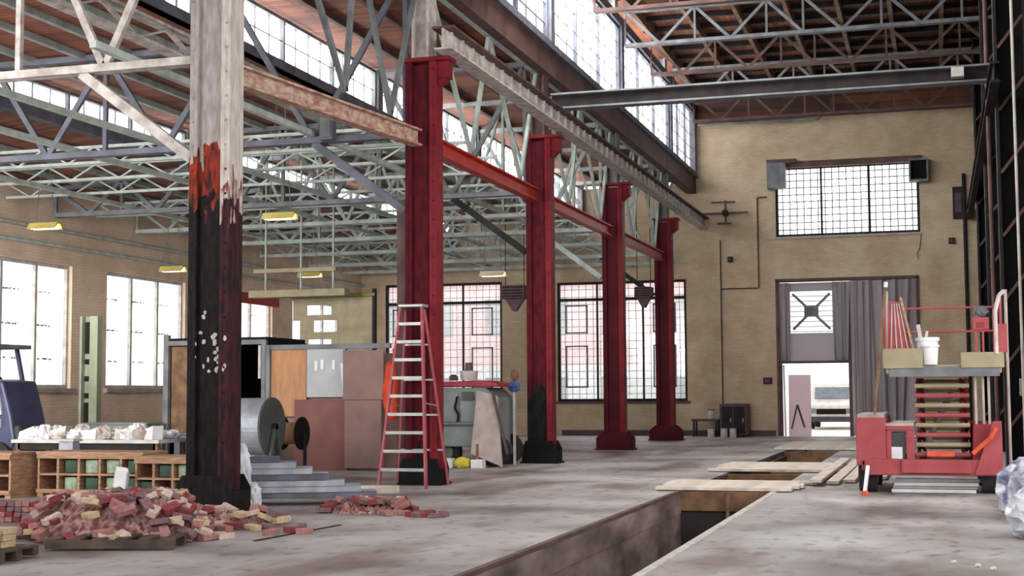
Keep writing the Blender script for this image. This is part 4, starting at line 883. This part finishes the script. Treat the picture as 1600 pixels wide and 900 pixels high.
heap(-6.35, 17.0, .5, .25, 0, 8, 17, 'old brick lying flat right of the small heap', 'stray bricks by the small heap', pal=[2, 8, 0, 1])
o_ = 0
for lvl in range(4):
    for i in range(8):
        for j in range(1):
            brick([4, 0, 5, 8, 1][(i+lvl) % 5], (-11.25+i*.112, 15.1+.01*lvl, .003+lvl*.064), (0, 0, pi/2+.03*random.uniform(-1, 1)), 'brick in the neat low wall of stacked bricks at the left edge', 'bricks in the neat stack')
pallet(-8.75, 11.5, .8, .7, 'pallet carrying the sand coloured bricks at the bottom left', .1)
for lvl in range(4):
    for i in range(5 if lvl < 3 else 3):
        for j in range(2):
            brick([6, 6, 6, 7, 6][(i+lvl) % 5], (-9.05+i*.13+lvl*.01, 11.3+.25*j, .122+lvl*.064), (0, 0, pi/2+.06*random.uniform(-1, 1)), 'sand coloured brick stacked on the bottom left pallet', 'sand coloured bricks on the pallet')

# ------------------------------------------------------------------ red scissor lift
lf = thing('scissor_lift', 'red scissor lift with khaki platform by the right side wall', 'lift', (-.17, 22.3, 0))
def lp_(name, B, mat, **k): return B.build(name, mat, lf, world=True, **k)
lp_('chassis', MB().box(-1.15, .85, 22.35, 25.0, .34, .5).box(-1.1, .8, 22.25, 22.37, .28, .52), 'lift_red', bevel=.02)
lp_('bumper', MB().box(-.55, .45, 22.18, 22.27, .32, .52), 'lift_red', bevel=.01)
lp_('side_box', MB().box(-1.22, -.78, 22.35, 24.8, .42, 1.15).box(-.78, -.36, 22.45, 24.8, .42, .5).box(-.78, -.36, 22.45, 22.5, .95, 1.02).box(-.48, -.36, 22.45, 22.5, .5, .95).box(-.78, -.7, 22.45, 22.5, .5, .95), 'lift_red', bevel=.015)
lp_('battery_pack', MB().box(-.7, -.5, 22.5, 22.9, .5, .92), 'darkgrey')
lp_('data_plate', MB().box(-.71, -.54, 22.47, 22.5, .52, .7), 'paper')
lp_('box_lid', MB().box(-1.2, -.8, 22.4, 24.7, 1.15, 1.2).box(-.78, -.36, 22.45, 24.7, 1.02, 1.06), 'beige')
lp_('side_box', MB().prism([(.47, .42), (.86, .42), (.86, 1.05), (.5, 1.05)], 'y', 22.45, 24.8), 'lift_dark', bevel=.02)
for x in (-1.2, .6):
    for y in (22.45, 24.3): lp_('wheel', MB().cyl((x, y+.27, .27), (x+.27, y+.27, .27), .27, n=28), 'tyre', bevel=.02)
ny = 8; zb_, zt_ = .58, 1.78
for k in range(ny):
    za = zb_+(zt_-zb_)*k/ny; zc = zb_+(zt_-zb_)*(k+1)/ny
    for x, m_ in ((-.3, 'lift_red'), (.36, 'lift_red')):
        lp_('scissor_arm', MB().bar((x, 22.6, za), (x, 24.7, zc), .05, .07), m_); lp_('scissor_arm', MB().bar((x+.07, 22.6, zc), (x+.07, 24.7, za), .05, .07), m_)
    lp_('cross_tube', MB().cyl((-.34, 22.58, za), (.46, 22.58, za), .035, n=10), 'platform' if k % 2 else 'lift_red')
    lp_('cross_tube', MB().cyl((-.3, 23.6, (za+zc)/2), (.4, 23.6, (za+zc)/2), .03, n=10), 'platform')
lp_('cross_tube', MB().cyl((-.34, 22.58, zt_), (.46, 22.58, zt_), .035, n=10), 'platform')
lp_('hydraulic_ram', MB().cyl((-.2, 22.9, .7), (.2, 24.0, 1.5), .05), 'aluminium')
lp_('orange_bar', MB().box(-.18, .22, 22.42, 22.52, .56, .64), 'orange_paint')
lp_('platform_deck', MB().box(-.75, .93, 22.35, 24.9, 1.82, 1.95).box(-.3, .45, 22.4, 22.6, 1.76, 1.82), 'platform', bevel=.01)
lp_('toe_board', MB().box(-.79, -.2, 22.3, 22.34, 1.9, 2.2).box(.35, .95, 22.3, 22.34, 1.9, 2.13).box(-.79, -.75, 22.34, 24.9, 1.9, 2.2).box(.93, .97, 22.34, 24.9, 1.9, 2.13), 'platform')
lp_('deck_skirt', MB().box(-.7, .9, 22.33, 22.37, 1.77, 1.92), 'steel_mid')
for y in (24.88,):
    for z in (2.55, 2.95): lp_('guard_rail', MB().cyl((-.75, y, z), (.93, y, z), .018, n=8), 'lift_red')
for x in (-.75, .93):
    for y in (22.36, 24.88): lp_('rail_post', MB().cyl((x, y, 1.95), (x, y, 2.95 if x > 0 else 3.0), .022, n=8), 'lift_red')
for z in (2.55, 2.95): lp_('guard_rail', MB().cyl((.93, 22.36, z), (.93, 24.88, z), .018, n=8), 'lift_red')
lp_('hoop_rail', MB().path([(.86, 22.3, 2.1), (.86, 22.3, 2.75), (.92, 22.3, 2.98), (1.0, 22.3, 3.05)], .03), 'offwhite')
lp_('gate_panel', MB().box(.88, 1.02, 22.32, 22.36, 2.12, 2.55), 'lift_red')
lp_('control_box', MB().box(.53, .77, 22.35, 22.5, 2.47, 2.66), 'lift_red', bevel=.015)
lp_('control_face', MB().box(.6, .7, 22.33, 22.35, 2.5, 2.58), 'lift_dark'); lp_('joystick', MB().blob((.66, 22.42, 2.75), (.1, .05, .08), 2, 8, .25, False), 'steel_grey')
for x in (.58, .68): lp_('control_post', MB().bar((x, 22.42, 2.1), (x, 22.42, 2.47), .03), 'lift_red')
for x in (.55, .66, .74): lp_('support_tube', MB().bar((x, 22.5, 1.05), (x, 22.5, 1.82), .035), 'beige')
lp_('outrigger', MB().prism([(.5, .3), (.9, .3), (.9, 1.1), (.78, 1.1)], 'y', 22.2, 22.26), 'lift_red')
lp_('hose', MB().path([(.48, 22.15, .62), (.58, 22.12, .72), (.72, 22.1, .84), (.82, 22.12, 1.0)], .035), 'orange_paint')
# things on the platform
cn = thing('folded_frame', 'red folded trestle frame standing on the left of the platform', 'trestle', (-.55, 22.5, 1.95))
MB().prism([(-.19, 0), (.22, 0), (.02, .98), (-.13, 1.0)], 'y', .03, .06).build('red_panel', 'lift_red', cn)
B = MB()
for k in range(4): B.bar((-.13+.1*k, .02, .0), (-.09+.035*k, .02, .95), .015)
B.build('panel_rib', 'offwhite', cn)
MB().bar((.26, 0, 0), (.04, 0, 1.05), .035).build('timber_rail', 'crate', cn); MB().bar((-.2, 0, 0), (-.16, 0, 1.15), .035).build('timber_rail', 'beige', cn)
bk = thing('bucket', 'white plastic bucket standing on the lift platform', 'bucket', (-.13, 22.55, 1.95))
MB().lathe([(.13, 0), (.16, .36), (.18, .37), (.18, .42), (.165, .42), (.15, .35)]).build('pail', 'white', bk); MB().bar((-.1, 0, .4), (-.13, 0, .62), .06).bar((-.02, .05, .4), (.0, .05, .52), .04).build('brush_handle', 'offwhite', bk)
bk = thing('bucket', 'smaller white bucket in front of the larger one on the platform', 'bucket', (-.09, 22.36, 1.95)); 
MB().lathe([(.1, 0), (.12, .26), (.135, .27), (.135, .3), (.12, .3)]).build('pail', 'white', bk)
po = thing('wooden_pole', 'long tan pole leaning on the left end of the lift platform', 'pole', (-.9, 22.2, 1.2)); MB().bar((-.93, 22.28, 1.2), (-.72, 22.24, 3.16), .04).build('shaft', 'oldwood', po, world=True); MB().cyl((-.72, 22.24, 3.14), (-.715, 22.24, 3.22), .03).build('tip', 'white', po, world=True)
pw = thing('white_prop', 'white prop with red foot standing at the left front of the lift', 'prop', (-1.08, 21.8, 0)); MB().bar((0, 0, .06), (.04, .3, .42), .05).build('shaft', 'white', pw); MB().cyl((0, 0, 0), (0, 0, .07), .05).build('foot', 'orange_paint', pw)
for k in range(4):
    o = MB().box(-.62, .62, -.05, .05, 0, .05).build('white_board', 'white', bevel=.005); o.location = (-.1+.02*k, 22.62+.12*(k % 2), .003+.052*k); o.rotation_euler = (0, 0, .02*k); tag(o, ('lowest', 'second', 'third', 'topmost')[k]+' white board of the pile on the floor under the lift', 'board')
# pipes and conduits on the right wall side
for lab, x, y, r_, m_, z0 in (('pale pink conduit standing right of the lift', 1.07, 23.6, .025, 'beige', 0), ('whitish conduit running up the near right wall', 1.44, 26.2, .025, 'offwhite', 0), ('dark brown pipe running up behind the lift controls', 1.2, 31.5, .05, 'steel_rust', 0)):
    o = MB().cyl((x, y, z0), (x, y, 3.15 if x == 1.07 else 12.4), r_, n=10).build('wall_conduit', m_); tag(o, lab, 'pipe')
sb = thing('fuse_box', 'small beige fuse box on the dark right wall', 'box', (1.72, 28.6, 1.5)); MB().box(1.5, 1.78, 28.5, 28.62, 1.45, 1.78).build('housing', 'platform', sb, world=True, bevel=.01); MB().box(1.58, 1.7, 28.47, 28.5, 1.55, 1.66).build('switch', 'black', sb, world=True); MB().bar((1.64, 28.56, 0), (1.64, 28.56, 1.45), .05).build('post', 'steel_dark', sb, world=True)
for k, (x, y, rad, lab, m_) in enumerate(((1.15, 18.2, (.5, .9, .42), 'large crumpled white and blue plastic bundle at the right edge', 'blueplastic'), (.98, 16.0, (.3, .5, .3), 'smaller crumpled plastic bundle in front of the large one', 'plastic'))):
    o = MB().blob((0, 0, rad[2]*.8), rad, 40+k, 14, .13).build('plastic_bundle', m_); o.location = (x, y, 0); tag(o, lab, 'plastic bundle')
rc = thing('red_canister', 'dark red canister at the lower right edge', 'canister', (.93, 14.6, 0)); MB().lathe([(.1, 0), (.11, .02), (.11, .3), (.06, .36), (.03, .37)]).build('body', 'lift_dark', rc); MB().cyl((0, 0, .37), (0, 0, .42), .03).build('cap', 'black', rc)
for k, (x, y) in enumerate(((.3, 13.2), (.42, 13.0), (.1, 13.4))):
    o = MB().blob((0, 0, .015), (.03, .03, .02), 60+k, 5, .2).build('pebble', 'lumber'); o.location = (x, y, 0); tag(o, 'small pale crumb of rubble on the floor by the canister', 'rubble', 'crumbs by the canister')

jb = thing('junction_box', 'blue grey box on the aisle truss left of the ladder column', 'box', (-10.25, 22.85, 6.2)); MB().box(-.13, .13, -.2, .0, -.15, .3).build('housing', 'steel_grey', jb, bevel=.02); MB().box(-.1, .1, -.22, -.2, -.1, .25).build('cover', 'steel_mid', jb)
rb_ = thing('red_header', 'red board across the top of the third window on the left', 'board', (-21.25, 41, 4.55)); MB().box(-21.3, -21.22, 38.7, 43.2, 4.5, 4.85).build('board', 'red_bright', rb_, world=True)

# hubs, handles and rungs of the smaller things
for o in [o for o in bpy.data.objects if o.name.split('.')[0] == 'wheel' and o.type == 'MESH']:
    vs = [v.co for v in o.data.vertices]; lo = [min(v[i] for v in vs) for i in range(3)]; hi = [max(v[i] for v in vs) for i in range(3)]
    c = [(lo[i]+hi[i])/2 for i in range(3)]; ax = min(range(3), key=lambda i: hi[i]-lo[i]); rr = (hi[2]-lo[2])/2*.5
    p, q = list(c), list(c); p[ax] = lo[ax]-.012; q[ax] = hi[ax]+.012
    MB().cyl(p, q, rr, n=16).build('hub', 'steel_mid', o)
for o in [o for o in bpy.data.objects if o.name.split('.')[0] == 'door' and o.type == 'MESH' and o.parent]:
    vs = [v.co for v in o.data.vertices]; lo = [min(v[i] for v in vs) for i in range(3)]; hi = [max(v[i] for v in vs) for i in range(3)]
    x = hi[0]-.06; z = (lo[2]+hi[2])/2
    MB().box(x-.015, x+.015, lo[1]-.03, lo[1], z-.07, z+.07).build('handle', 'aluminium', o)
